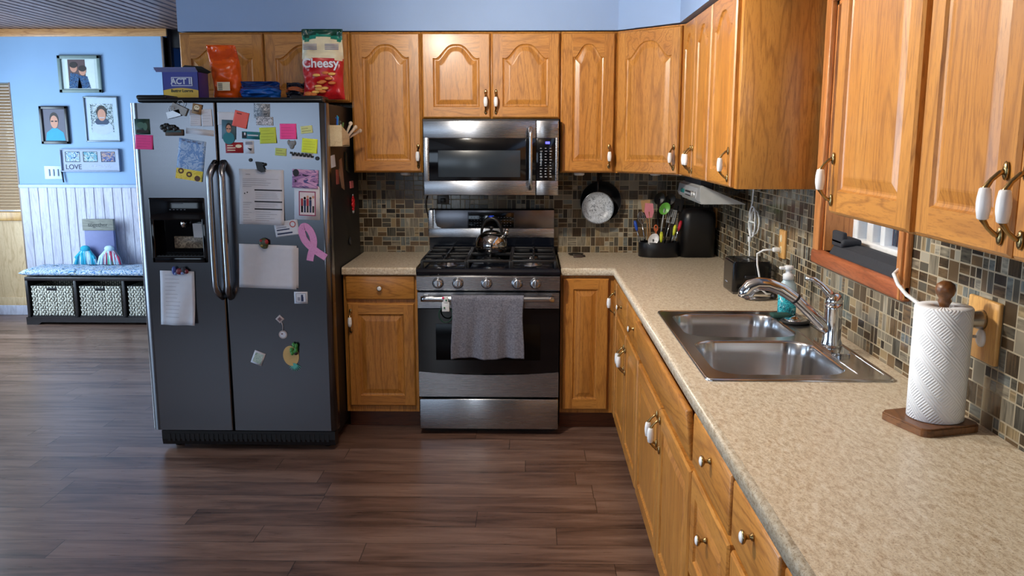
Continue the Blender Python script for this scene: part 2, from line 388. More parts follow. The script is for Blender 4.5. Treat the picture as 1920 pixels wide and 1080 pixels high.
def thing(name, loc, label, cat, group=None):
    o = bpy.data.objects.new(name, None); COL.objects.link(o); o.location = loc; WL[o.name] = Vector(loc); o.empty_display_size = .1
    return tag(o, label, cat, group)
def struct(o): o['kind'] = 'structure'; return o

# ------------------------------------------------------------------ room shell
XR, YB, YF, XL, ZC, YK = 1.70, 0.0, 2.45, -4.60, 2.52, -7.0
b = MB(); b.box(XL - .1, XR + .1, YK - .1, 3.1, -.05, 0); struct(b.build('floor', M_floor))
b = MB(); b.box(-1.33, XR + .1, YB, YB + .12, 0, ZC); struct(b.build('wall_back', M_tile)).location
def holed_wall(name, mat, x0, x1, y0, y1, holes):
    """wall slab running along y with rectangular holes (ya, yb, za, zb)"""
    b = MB(); y = y0
    for ya, yb, za, zb in sorted(holes):
        if ya > y: b.box(x0, x1, y, ya, 0, ZC)
        if za > 0: b.box(x0, x1, ya, yb, 0, za)
        if zb < ZC: b.box(x0, x1, ya, yb, zb, ZC)
        y = yb
    b.box(x0, x1, y, y1, 0, ZC); b.keep = True
    return struct(b.build(name, mat))
WY0, WY1, WZ0, WZ1 = -2.655, -1.955, 1.185, 2.08          # kitchen window opening
holed_wall('wall_right', M_tile, XR, XR + .14, YK, YB + .12, [(WY0, WY1, WZ0, WZ1)])
holed_wall('wall_left', cream_wall, XL - .12, XL, YK, 3.1, [(-3.3, -1.3, 0, 2.05), (.2, 1.7, .6, 2.1)])
b = MB()                                                    # wall behind the viewer, with two windows
for x0, x1, z0, z1 in ((XL, -4.2, 0, ZC), (-4.2, -1.5, 0, .93), (-4.2, -1.5, 2.2, ZC), (-1.5, -.7, 0, ZC), (-.7, -.4, 0, .6), (-.7, -.4, 2.2, ZC), (-.4, XR + .1, 0, ZC)):
    b.box(x0, x1, YK - .12, YK, z0, z1)
struct(b.build('wall_front', m_wallpaint('umber_paint', (58, 50, 48))))
DX = -3.945                                                 # where the blue wall meets the panelled door
b = MB(); b.box(DX, -2.567, YF, YF + .12, 0, ZC); b.box(XL, DX, YF, YF + .12, 2.07, ZC); struct(b.build('wall_far', blue_wall))
b = MB(); b.box(-3.6, -1.2, 3.0, 3.1, 0, ZC); struct(b.build('wall_hall', m_wallpaint('shaded_hall_blue', (70, 98, 142))))  # wall blue darkened: the shade of the hall is put into the paint
b = MB(); b.box(-1.33, -1.21, YB + .12, 3.0, 0, ZC); struct(b.build('wall_middle', blue_wall))
b = MB()                                                    # board ceiling of the dining side: grooved boards running away
x = XL - .1
while x < -1.2:
    w = .083
    b.prism([(x, ZC + .03), (x, ZC + .016), (x + .014, ZC), (x + w - .014, ZC), (x + w, ZC + .016), (x + w, ZC + .03)], 'y', YK, 3.1); x += w
struct(b.build('ceiling', ceil_wood))
b = MB(); b.box(-1.215, XR + .1, YK - .1, YB + .1, ZC, ZC + .04); struct(b.build('ceiling', ceil_white))
# soffit above the wall cabinets: back, diagonal corner, right
ZU0, ZU1 = 1.405, 2.165
s_ = .345
b = MB(); b.prism([(-1.325, 0), (-1.325, -s_), (1.075, -s_), (XR - s_, -.655), (XR - s_, -6.9), (XR, -6.9), (XR, 0)], 'z', ZU1 + .005, ZC)
struct(b.build('wall_soffit', soffit_paint))
b = MB(); b.box(XL, -2.53, YF - .022, YF, 2.455, 2.52, bev=.004); struct(b.build('trim_1', wood('trim_pine_x', (212, 160, 104), (190, 134, 80), (140, 86, 44), axis='x')))
b = MB(); b.box(-2.585, -2.567, YF - .016, YF + .1, 0, 2.455, bev=.003); struct(b.build('trim_2', wood('grey_corner_trim', (150, 130, 116), (126, 108, 96), (88, 70, 60))))
b = MB(); b.box(-2.567, -2.535, YF + .07, YF + .13, 0, ZC, bev=.003); b.box(-2.54, -1.33, YF + .1, YF + .2, 2.37, ZC); struct(b.build('trim_3', espresso))
b = MB(); b.box(XL, -2.586, YF - .014, YF, 0.0, .09, bev=.004); struct(b.build('baseboard_far', white_wash))
# beadboard wainscot with chair rail
b = MB(); x = DX + .002
while x < -2.59:
    w = min(.0835, -2.587 - x)
    b.prism([(x, YF), (x, YF - .007), (x + .005, YF - .014), (x + w - .005, YF - .014), (x + w, YF - .007), (x + w, YF)], 'z', .02, 1.157); x += w
wain = struct(b.build('wall_wainscot', white_wash))
b = MB(); b.box(DX, -2.587, YF - .026, YF, 1.157, 1.186, bev=.006); struct(b.build('trim_4', plain('rail_paint', (178, 200, 232), .5)))
# panelled half-glazed door at the left edge of the view
b = MB(); b.box(XL, DX - .004, YF + .03, YF + .08, 0, .86); b.box(XL, DX - .004, YF + .02, YF + .03, .02, .16, bev=.003)
dr = struct(b.build('door_1', pale_pine))
for xx in [XL + .12 * i for i in range(1, 6)]:
    pass
b = MB(); b.box(XL, DX - .004, YF + .0, YF + .085, .86, .94, bev=.008); b.build('rail', pine, dr)
b = MB(); b.box(XL, DX - .004, YF + .06, YF + .075, .94, 2.06); b.build('pane', glass, dr)
b = MB(); z = .955
while z < 2.05:
    b.prism([(YF + .012, z), (YF + .05, z + .021), (YF + .05, z + .024), (YF + .012, z + .003)], 'x', XL, DX - .012); z += .0265
b.build('blind', plain('blind_slats', (206, 176, 140), .6), dr)
b = MB(); b.box(DX - .014, DX, YF - .003, YF + .09, 0, 2.07, bev=.003); b.build('casing', wood('grey_corner_trim', (150, 130, 116), (126, 108, 96), (88, 70, 60)), dr)

# kitchen window: jambs, casing, deep sill, vinyl frame and pane
b = MB(); cw = .062
b.box(XR - .02, XR, WY1, WY1 + cw, WZ0 - .05, WZ1 + cw, bev=.004); b.box(XR - .02, XR, WY0 - cw, WY0, WZ0 - .05, WZ1 + cw, bev=.004); b.box(XR - .02, XR, WY0, WY1, WZ1, WZ1 + cw, bev=.004)
b.box(XR - .03, XR - .018, WY0 - cw + .008, WY0 - cw + .02, WZ0 - .05, WZ1, bev=.003)
wn = struct(b.build('window_1', wood('casing_oak', (206, 142, 84), (186, 118, 62), (132, 74, 34))))
b = MB(); b.box(XR, XR + .14, WY1 - .014, WY1, WZ0, WZ1); b.box(XR, XR + .14, WY0, WY0 + .014, WZ0, WZ1); b.box(XR, XR + .14, WY0, WY1, WZ1 - .014, WZ1); b.build('jamb', wood('casing_oak', (206, 142, 84), (186, 118, 62), (132, 74, 34)), wn)
b = MB(); b.box(XR - .026, XR + .14, WY0 - cw, WY1 + cw, WZ0 - .055, WZ0, bev=.012, seg=3); b.build('window_sill', trim_red, wn)
b = MB(); fx = XR + .10
b.box(fx, fx + .05, WY0 + .014, WY1 - .014, WZ0, WZ0 + .05, bev=.006); b.box(fx, fx + .05, WY0 + .014, WY1 - .014, WZ1 - .06, WZ1 - .014, bev=.006)
b.box(fx, fx + .05, WY0 + .014, WY0 + .06, WZ0, WZ1, bev=.006); b.box(fx, fx + .05, WY1 - .06, WY1 - .014, WZ0, WZ1, bev=.006)
for ua, ub in ((1629, 1640), (1655, 1663)):
    ya, yb__ = at(ua, 450, 'x', fx + .02).y, at(ub, 450, 'x', fx + .02).y
    b.box(fx + .01, fx + .04, yb__, ya, WZ0, WZ1, bev=.004)
b.build('window_frame', white_plastic, wn)
b = MB(); b.box(fx + .03, fx + .036, WY0 + .05, WY1 - .05, WZ0 + .04, WZ1 - .05); b.build('pane', glass, wn)
# outdoors past the window: a pale neighbouring wall with upright corrugations
b = MB(); pts = []; y = -3.6
while y < 2.5:
    pts += [(2.9, y), (2.93, y + .06), (2.93, y + .1), (2.9, y + .16)]; y += .2
pts += [(3.0, y), (3.0, -3.6)]
b.prism(pts, 'z', -.2, 3.0); struct(b.build('wall_outside', plain('pale_siding', (196, 204, 216), .6)))
b = MB(); b.box(1.84, 4.5, -8, 3.1, -.3, -.2); struct(b.build('floor_outside', plain('outside_ground', (120, 116, 108), .9)))

# ------------------------------------------------------------------ countertop
def edge_profile(t=.040, r=.012):
    """front nosing profile in (distance from the front, z)"""
    pts = [(.05, -t + .004), (.004, -t)]
    for i in range(7):
        a = PI * 1.0 + PI / 2 * 0 + (PI / 2) * i / 6
        pts.append((r + r * math.cos(a - 0) , -t + r + r * math.sin(a) if False else -r + r * math.sin(PI / 2 * i / 6)))
    pts.append((.05, 0)); return pts
ZT = .914
def nosing():
    return [(.06, -.040), (.003, -.040), (0, -.036), (0, -.012), (.0015, -.007), (.005, -.003), (.010, -.0005), (.016, 0), (.06, 0)]
CX = 1.046                                                   # front edge of the right run
b = MB(); b.keep = True                                      # short top left of the range
b.prism([(-.645 + d, ZT + z) for d, z in nosing()], 'x', -.405, -.006); b.box(-.405, -.006, -.585, -.001, ZT - .040, ZT)
tag(b.build('countertop', M_counter), 'short speckled beige countertop between the fridge and the range', 'countertop')
b = MB(); b.keep = True
def front_strip_back(x0, x1):
    b.prism([(-.645 + d, ZT + z) for d, z in nosing()], 'x', x0, x1)
# back leg with mitred nosing
pr = nosing()
A = [b.v(.768, -.645 + d, ZT + z) for d, z in pr]; B_ = [b.v(CX + d, -.645 + d, ZT + z) for d, z in pr]; C_ = [b.v(CX + d, -4.9, ZT + z) for d, z in pr]
for P_, Q_ in ((A, B_), (B_, C_)):
    for i in range(len(pr)): b.f([P_[i], P_[(i + 1) % len(pr)], Q_[(i + 1) % len(pr)], Q_[i]], 0, 0 < i < 7)
b.f(A[::-1]); b.f(C_)
b.box(.768, XR - .001, -.585, -.001, ZT - .040, ZT)
SX0, SX1, SY0, SY1 = 1.135, 1.625, -2.775, -1.84             # cut-out for the sink
b.box(CX + .06, XR - .001, SY1, -.585, ZT - .040, ZT); b.box(CX + .06, XR - .001, -4.9, SY0, ZT - .040, ZT)
b.box(CX + .06, SX0, SY0, SY1, ZT - .040, ZT); b.box(SX1, XR - .001, SY0, SY1, ZT - .040, ZT)
tag(b.build('countertop', M_counter), 'long L-shaped speckled beige countertop holding the sink', 'countertop')

# ------------------------------------------------------------------ cabinets
def door_mesh(b, w, h, arch=0, frame=.058, t=.020, flat=False):
    """raised-panel door in local coordinates: x 0..w, z 0..h, front at y=0, body behind it
    materials: 0 upright grain, 1 cross grain"""
    n = 28 if arch else 6; zt = h - frame - (arch if arch else 0)
    if flat:
        b.box(0, w, 0, t, 0, h, 1, bev=.006); return
    def top(u, o):
        q = abs(2 * u - 1); sh = .5 * (1 + math.cos(PI * min(q / .90, 1) ** 1.45))
        if q > .90: sh = .03 * ((q - .90) / .1)
        return zt + arch * sh - o
    x0, x1, z0 = frame, w - frame, frame
    def loop(o, y):
        xa, xb = x0 + o, x1 - o; L = []
        L += [(xa + (xb - xa) * i / n, y, z0 + o) for i in range(n + 1)]
        L += [(xb - (xb - xa) * i / n, y, top(1 - i / n, o)) for i in range(n + 1)]
        return L
    loops = [loop(0, 0), loop(.004, .0065), loop(.010, .0085), loop(.014, .0085), loop(.036, .002), loop(.040, .0015)]
    V = [[b.v(*p) for p in L] for L in loops]; N = len(V[0])
    for k in range(len(V) - 1):
        for i in range(N):
            j = (i + 1) % N
            b.f([V[k][i], V[k][j], V[k + 1][j], V[k + 1][i]], 0, False)
    L = V[-1]                                              # raised field, built as strips
    for i in range(n): b.f([L[i], L[i + 1], L[N - 2 - i], L[N - 1 - i]], 0)
    e = .006                                              # outer frame: front ring, bevelled outer edge, back
    F = V[0]
    bot = [b.v(p[0], 0, e) for p in loops[0][:n + 1]]; tp = [b.v(p[0], 0, h - e) for p in loops[0][n + 1:]]
    for i in range(n):
        b.f([bot[i], bot[i + 1], F[i + 1], F[i]], 1); b.f([F[n + 1 + i], F[n + 2 + i], tp[i + 1], tp[i]], 1)
    bl, br, tl, tr = b.v(e, 0, e), b.v(w - e, 0, e), b.v(e, 0, h - e), b.v(w - e, 0, h - e)
    b.f([bl, bot[0], F[0], F[N - 1], tp[-1], tl], 0); b.f([bot[n], br, tr, tp[0], F[n + 1], F[n]], 0)
    o1 = [(0, e), (w, e)]
    ring_f = [bl] + bot + [br, tr] + tp + [tl]; 
    ob = [b.v(0, e, 0), b.v(w, e, 0), b.v(w, e, h), b.v(0, e, h)]; bk = [b.v(0, t, 0), b.v(w, t, 0), b.v(w, t, h), b.v(0, t, h)]
    b.f([bl] + bot + [br, ob[1], ob[0]], 1); b.f([tr] + tp + [tl, ob[3], ob[2]], 1); b.f([br, tr, ob[2], ob[1]], 0); b.f([tl, bl, ob[0], ob[3]], 0)
    for i in range(4): b.f([ob[i], ob[(i + 1) % 4], bk[(i + 1) % 4], bk[i]], 0)
    b.f(bk, 0)
def pull_mesh(b, x, z, ln=.105, out=.032):
    """bow pull: brass arms and feet, white ceramic middle"""
    h = ln / 2
    for s in (-1, 1):
        b.ball((x, -.003, z + s * h), .0105, 0, 12, (.85, .42, 1.5))
        b.tube([(x, -.002, z + s * h), (x, -.012, z + s * (h - .003)), (x, -.024, z + s * (h - .014)), (x, -out, z + s * (h - .026)), (x, -out - .001, z + s * (h - .033))], [.0052, .0044, .0040, .0054, .0075], 10, 0)
    b.lathe([(.0065, -.026), (.0090, -.024), (.0112, -.010), (.0118, 0), (.0112, .010), (.0090, .024), (.0065, .026)], (x, -out - .001, z), 16, 1)
def knob_mesh(b, x, z):
    b.lathe([(.0085, 0), (.0085, -.003), (.0050, -.006), (.0050, -.014), (.0120, -.018), (.0145, -.021), (.0145, -.0235), (.0125, -.0245)], (x, 0, z), 18, 0, 'y')
    b.ball((x, -.0240, z), .0122, 1, 16, (1, .42, 1))
RM = Matrix.Rotation(-PI / 2, 4, 'Z')                        # fronts of the right-hand run look toward -x
def front(parent, M, w, h, kind='door', arch=0, handle=None, wm=None, lab=None, hlab=True, nm=None, ln=.105):
    b = MB(); b.M = M; flat = kind == 'drawer'
    door_mesh(b, w, h, arch, flat=flat)
    d = b.build(nm or kind, wm or [oak, oak_x], parent)
    if lab: d['label'] = lab
    if handle:
        b = MB(); b.M = M
        if handle[0] == 'pull': pull_mesh(b, handle[1], handle[2], ln); hd = b.build('handle', [brass, ceramic], d)
        else: knob_mesh(b, handle[1], handle[2]); hd = b.build('knob', [brass, ceramic], d)
        hd['label'] = 'brass and white ceramic ' + ('pull' if handle[0] == 'pull' else 'knob')
    return d
T = Matrix.Translation
yF = -.33                                                    # face-frame plane of the wall cabinets
def upper_back(x0, x1, z0, z1, doors, label, arch=.062, gap=.004):
    t = thing('wall_cabinet', ((x0 + x1) / 2, -.16, z0), label, 'cabinet', 'oak wall cabinets')
    b = MB(); b.box(x0, x1, yF, -.002, z0, z1, 0, bev=.0015, seg=1); b.build('body', oak, t)
    for dx0, dx1, hx in doors:
        hd = ('pull', hx - dx0, .085) if hx is not None else None
        front(t, T((dx0, yF - .020, z0 + .006)), dx1 - dx0, z1 - z0 - .014, arch=arch, handle=hd)
    return t
upper_back(-1.325, -.388, 1.79, ZU1, [(-1.318, -.862, None), (-.852, -.396, None)], 'wide shadowed oak wall cabinet with two arched doors above the fridge', .075)
upper_back(-.384, .002, ZU0, ZU1, [(-.377, -.004, -.020)], 'tall oak wall cabinet with one arched door between fridge and microwave', .07)
upper_back(.004, .766, 1.70, ZU1, [(.010, .381, .357), (.391, .758, .413)], 'short double-door oak wall cabinet above the microwave', .075)
upper_back(.768, 1.075, ZU0, ZU1, [(.774, 1.060, 1.037)], 'narrow tall oak wall cabinet to the right of the microwave', .07)
# the diagonal corner cabinet
p0, p1 = Vector((1.075, -.33, 0)), Vector((1.39, -.655, 0)); dv = p1 - p0; dl = dv.length
t = thing('wall_cabinet', (1.4, -.3, ZU0), 'diagonal corner oak wall cabinet with a wide arched door catching pale light', 'cabinet', 'oak wall cabinets')
b = MB(); b.prism([(1.0755, -.002), (1.0755, -.33), (1.39, -.655), (1.698, -.655), (1.698, -.002)], 'z', ZU0, ZU1); b.build('body', oak, t)
Md = T((p0.x, p0.y, ZU0 + .006)) @ Matrix.Rotation(math.atan2(dv.y, dv.x), 4, 'Z') @ T((.018, -.020, 0))
front(t, Md, dl - .036, ZU1 - ZU0 - .014, arch=.085, handle=('pull', dl - .036 - .024, .085))
def upper_right(y0, y1, doors, label, z0=ZU0, z1=ZU1, arch=.07):
    """wall cabinet on the right wall; y0 is its end nearest the back wall"""
    t = thing('wall_cabinet', (1.55, (y0 + y1) / 2, z0), label, 'cabinet', 'oak wall cabinets')
    b = MB(); b.box(1.39, XR - .002, y1, y0, z0, z1, 0, bev=.0015, seg=1); b.build('body', oak, t)
    for d0, d1, hy in doors:
        front(t, T((1.37, d0, z0 + .006)) @ RM, d0 - d1, z1 - z0 - .014, arch=arch, handle=('pull', d0 - hy, .085), wm=[oak, oak_y])
    return t
upper_right(-.657, -1.372, [(-.690, -1.010, -.985), (-1.018, -1.362, -1.043)], 'double-door oak wall cabinet right of the diagonal corner cabinet')
upper_right(-1.375, -1.86, [(-1.392, -1.822, -1.795)], 'oak wall cabinet left of the window showing its large swirl-grained end panel')
upper_right(-2.94, -3.44, [(-2.953, -3.424, -2.976)], 'oak wall cabinet hanging in front of the window edge, with its pull on the left')
upper_right(-3.443, -4.21, [(-3.458, -3.806, -3.780), (-3.814, -4.19, -3.840)], 'large near oak wall cabinet at the right edge, with two pulls side by side')

# base cabinets
def base_box(t, x0, x1, y0, y1, kick='y'):
    b = MB(); b.box(x0, x1, y0, y1, .105, ZT - .041, 0); b.build('body', oak, t)
yb = -.612
t = thing('base_cabinet', (-.2, -.3, 0), 'dark oak base cabinet with a drawer and one door, between fridge and range', 'cabinet', 'oak base cabinets')
base_box(t, -.405, -.006, yb, -.002)
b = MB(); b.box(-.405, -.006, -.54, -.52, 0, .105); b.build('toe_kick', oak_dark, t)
front(t, T((-.390, yb - .020, .738)), .372, .130, 'drawer', handle=('knob', .186, .064), wm=[oak_x, oak_x])
front(t, T((-.384, yb - .020, .142)), .362, .574, handle=('pull', .018, .478))
t = thing('base_cabinet', (1.3, -.3, 0), 'corner oak base cabinet with one door beside the range', 'cabinet', 'oak base cabinets')
b = MB(); b.prism([(.768, -.002), (.768, yb), (1.068, yb), (1.068, -.795), (XR - .002, -.795), (XR - .002, -.002)], 'z', .105, ZT - .041); b.build('body', oak, t)
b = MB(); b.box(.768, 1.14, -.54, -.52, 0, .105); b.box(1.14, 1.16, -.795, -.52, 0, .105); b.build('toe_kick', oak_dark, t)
front(t, T((.778, yb - .020, .128)), .248, .728)
front(t, T((1.048, -.650, .128)) @ RM, .135, .728, handle=('pull', .105, .62), wm=[oak, oak_y])
def base_right(y0, y1, label, hollow=False):
    t = thing('base_cabinet', (1.38, (y0 + y1) / 2, 0), label, 'cabinet', 'oak base cabinets')
    b = MB()
    if hollow:
        b.box(1.068, 1.088, y1, y0, .105, ZT - .041); b.box(1.088, XR - .002, y1, y1 + .016, .105, ZT - .041); b.box(1.088, XR - .002, y0 - .016, y0, .105, ZT - .041); b.box(1.088, XR - .002, y1 + .016, y0 - .016, .105, .125); b.box(XR - .01, XR - .002, y1 + .016, y0 - .016, .125, ZT - .041)
    else: b.box(1.068, XR - .002, y1, y0, .105, ZT - .041, 0)
    b.build('body', oak, t)
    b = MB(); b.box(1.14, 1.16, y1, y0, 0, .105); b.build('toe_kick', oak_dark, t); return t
WMY = [oak, oak_y]; WMD = [oak_y, oak_y]
def R(y, z): return T((1.048, y, z)) @ RM
t = base_right(-.798, -1.728, 'oak base cabinet with two small drawers over two doors, left of the sink cabinet')
front(t, R(-.812, .715), .480, .142, 'drawer', handle=('knob', .270, .075), wm=WMD); front(t, R(-1.304, .715), .412, .142, 'drawer', handle=('knob', .270, .078), wm=WMD)
front(t, R(-.812, .128), .442, .565, handle=('pull', .415, .445), wm=WMY); front(t, R(-1.262, .128), .452, .565, handle=('pull', .028, .445), wm=WMY)
t = base_right(-1.731, -2.922, hollow=True, label='wide oak sink cabinet with a long blank front above two doors')
d_ = front(t, R(-1.742, .716) @ Matrix.Rotation(.11, 4, 'X'), 1.168, .148, 'drawer', wm=WMD, nm='false_front'); 
front(t, R(-1.750, .128), .592, .560, handle=('pull', .565, .475), wm=WMY); front(t, R(-2.350, .128), .560, .560, handle=('pull', .028, .475), wm=WMY)
t = base_right(-2.925, -3.392, 'oak drawer stack with one small drawer above deep drawers')
front(t, R(-2.940, .722), .440, .146, 'drawer', handle=('knob', .235, .098), wm=WMD)
d = front(t, R(-2.940, .405), .440, .298, 'door', wm=WMD, nm='drawer', handle=('knob', .220, .200)); front(t, R(-2.940, .128), .440, .262, 'door', wm=WMD, nm='drawer', handle=('knob', .220, .13))
t = base_right(-3.395, -3.770, 'oak base cabinet with one knobbed drawer above a panelled door')
front(t, R(-3.404, .722), .352, .146, 'drawer', handle=('knob', .182, .100), wm=WMD); front(t, R(-3.404, .128), .352, .575, wm=WMY, handle=('pull', .03, .46))
t = base_right(-3.773, -4.40, 'nearest oak base cabinet, cut off by the bottom edge')
front(t, R(-3.790, .722), .59, .146, 'drawer', handle=('knob', .42, .075), wm=WMD); front(t, R(-3.790, .128), .59, .575, wm=WMY, handle=('pull', .03, .46))

# ------------------------------------------------------------------ fridge
FY = -.965
fr = thing('refrigerator', (-.86, -.5, 0), 'side-by-side steel refrigerator covered in magnets and notes', 'refrigerator')
b = MB(); b.box(-1.300, -.412, -.885, -.08, .045, 1.765, bev=.006); b.build('body', black_side, fr)
b = MB(); b.box(-1.305, -.400, -.955, -.885, 1.766, 1.790, bev=.010); b.box(-1.31, -1.16, -.955, -.80, 1.782, 1.802, bev=.009); b.box(-.56, -.405, -.955, -.80, 1.782, 1.798, bev=.009); b.build('hinge_cover', black_satin, fr)
b = MB(); b.prism([(-.90, .018), (-.948, .03), (-.955, .06), (-.955, .105), (-.88, .105), (-.88, .018)], 'x', -1.300, -.400); 
for i in range(34): b.box(-1.27 + .025 * i, -1.256 + .025 * i, -.958, -.954, .05, .09)
b.build('base_grille', black_satin, fr)
for fxp in (-1.25, -.46):
    b = MB(); b.lathe([(.022, 0), (.022, .02), (.012, .022), (.012, .05)], (fxp, -.86, 0), 16); b.build('foot', black_satin, fr)
def fridge_door(x0, x1, r0, r1, disp=None):
    """slab with generously rounded outer vertical edges"""
    z0, z1, yb_ = .112, 1.764, -.888
    pts = [(x0, yb_)]
    n = 10
    if r0: pts += [(x0 + r0 - r0 * math.cos(PI / 2 * i / n), FY + .036 - .036 * math.sin(PI / 2 * i / n)) for i in range(n + 1)]
    else: pts += [(x0, FY + .006), (x0 + .002, FY + .002), (x0 + .006, FY)]
    if r1: pts += [(x1 - r1 + r1 * math.sin(PI / 2 * i / n), FY + .036 - .036 * math.cos(PI / 2 * i / n)) for i in range(n + 1)]
    else: pts += [(x1 - .006, FY), (x1 - .002, FY + .002), (x1, FY + .006)]
    pts += [(x1, yb_)]
    b = MB(); m = len(pts)
    if disp:
        dx0, dx1, dz0, dz1 = disp
        # front panel is split so that a true recess is left for the dispenser
        zs = [z0, dz0, dz1, z1]
        def strip(P, za, zb):
            A = [b.v(p[0], p[1], za) for p in P]; B = [b.v(p[0], p[1], zb) for p in P]
            for i in range(len(P) - 1): b.f([A[i], A[i + 1], B[i + 1], B[i]], 0, math.dist(P[i], P[i + 1]) < .02)
        fi = [i for i in range(m) if abs(pts[i][1] - FY) < 1e-6]
        strip(pts, z0, dz0); strip(pts, dz1, z1)
        L = [p for i, p in enumerate(pts) if i <= fi[0] + 0]; L = [p for p in pts if p[0] < dx0 and (p[1] > FY + 1e-6 or True)]
        Rr = [p for p in pts if p[0] > dx1]
        strip(L + [(dx0, FY)], dz0, dz1); strip([(dx1, FY)] + Rr, dz0, dz1)
        A = [b.v(p[0], p[1], z0) for p in pts]; b.f(A[::-1]); A = [b.v(p[0], p[1], z1) for p in pts]; b.f(A)
        b.f([b.v(x0, yb_, z0), b.v(x0, yb_, z1), b.v(x1, yb_, z1), b.v(x1, yb_, z0)])
    else:
        A = [b.v(p[0], p[1], z0) for p in pts]; B = [b.v(p[0], p[1], z1) for p in pts]
        for i in range(m): b.f([A[i], A[(i + 1) % m], B[(i + 1) % m], B[i]], 0, math.dist(pts[i], pts[(i + 1) % m]) < .02)
        b.f(A[::-1]); b.f(B)
    return b.build('door', fridge_steel, fr)
DXA, DXB, DZA, DZB = -1.278, -1.000, .985, 1.307
dl_ = fridge_door(-1.346, -.923, .046, 0, (DXA + .01, DXB - .01, DZA + .01, DZB - .01)); dr_ = fridge_door(-.917, -.386, 0, .030)
def bar_handle(x, lean):
    b = MB(); P = []
    for i in range(31):
        q = i / 30; z = .815 + (1.475 - .815) * q
        e = min(q, 1 - q) / .10; off = .058 * (1 - (1 - min(e, 1)) ** 2.4) + .006 * math.sin(PI * q)
        P.append((x + lean * (1 - min(e, 1)) * .012, FY - .004 - off, z))
    b.tube(P, [.0185 if 2 < i < 28 else .021 for i in range(31)], 16, 0, flat=.8); return b
for dd, x, ln in ((dl_, -.945, 1), (dr_, -.883, -1)):
    h = bar_handle(x, ln).build('handle', m_steel('handle_steel', (150, 152, 158), .24, .2), dd); h['label'] = 'curved steel bar handle'
b = MB(); y0 = FY - .006                                    # water and ice dispenser: bezel and recess
b.box(DXA, DXB, y0, FY + .012, DZB - .110, DZB, 0, bev=.006)
b.box(DXA, DXA + .020, y0, FY + .012, DZA, DZB - .10, 0, bev=.005); b.box(DXB - .020, DXB, y0, FY + .012, DZA, DZB - .10, 0, bev=.005); b.box(DXA, DXB, y0, FY + .012, DZA, DZA + .028, 0, bev=.005)
b.box(DXA + .018, DXB - .018, FY + .062, FY + .066, DZA + .02, DZB - .10, 0); b.box(DXA + .015, DXA + .02, FY, FY + .064, DZA + .02, DZB - .1, 0); b.box(DXB - .02, DXB - .015, FY, FY + .064, DZA + .02, DZB - .1, 0)
b.box(DXA + .018, DXB - .018, FY, FY + .064, DZB - .112, DZB - .104, 0)
b.box(-1.165, -1.105, y0 - .001, y0, DZB - .030, DZB - .026, 1)
for i in range(5): b.box(-1.175 + i * .018, -1.166 + i * .018, y0 - .001, y0, DZB - .060, DZB - .056, 1)
dp = b.build('dispenser', [black_gloss, plain('dim_print', (70, 74, 84), .5)], dl_); dp['label'] = 'black glossy water and ice dispenser'
b = MB(); b.tube([(-1.125, FY + .035, DZB - .11), (-1.125, FY + .03, DZB - .15)], [.018, .012], 14); b.prism([(FY + .02, DZB - .13), (FY + .05, DZB - .13), (FY + .035, DZB - .20), (FY + .028, DZB - .20)], 'x', -1.075, -1.03); b.build('spout', chrome, dl_)
b = MB(); b.box(-1.185, -1.024, FY + .052, FY + .0615, DZA + .065, DZA + .125, 0, bev=.002); b.build('reflection_patch', m_pattern('tan_reflection', [(120, 104, 84), (84, 70, 56), (150, 134, 112), (100, 86, 70)], 60, rough=.3), dl_)  # brownish reflection in the recess, painted onto a thin mottled plate
b = MB(); b.box(DXA + .022, DXB - .022, FY + .002, FY + .06, DZA + .028, DZA + .034, 0)
for i in range(12): b.box(DXA + .03 + i * .018, DXA + .036 + i * .018, FY + .004, FY + .058, DZA + .034, DZA + .037)
b.build('drip_tray', black_satin, dl_)

# ------------------------------------------------------------------ gas range
ry = -.690
rg = thing('gas_range', (.38, -.35, 0), 'stainless steel gas range with black cooktop between the base cabinets', 'stove')
b = MB(); b.box(.006, .758, -.645, -.012, .02, .90, 0, bev=.004); b.build('body', black_satin, rg)
b = MB(); b.box(.004, .760, -.700, -.085, .897, .918, 0, bev=.008, seg=3)
b.prism([(-.700, .884), (-.712, .890), (-.716, .902), (-.706, .914), (-.68, .917), (-.68, .884)], 'x', .004, .760)
b.build('cooktop', navy_enamel, rg)
b = MB(); b.prism([(-.64, .800), (-.696, .800), (-.706, .806), (-.712, .876), (-.704, .884), (-.64, .886)], 'x', .004, .760); b.build('control_panel', steel, rg)
for kx in (.118, .223, .375, .536, .632):
    b = MB(); b.lathe([(.030, 0), (.030, -.004), (.0255, -.006), (.0245, -.020), (.0235, -.024), (.015, -.0255)], (kx, -.709, .843), 28, 0, 'y')
    b.box(kx - .004, kx + .004, -.742, -.730, .822, .864, 0, bev=.003)
    k = b.build('knob', steel, rg)
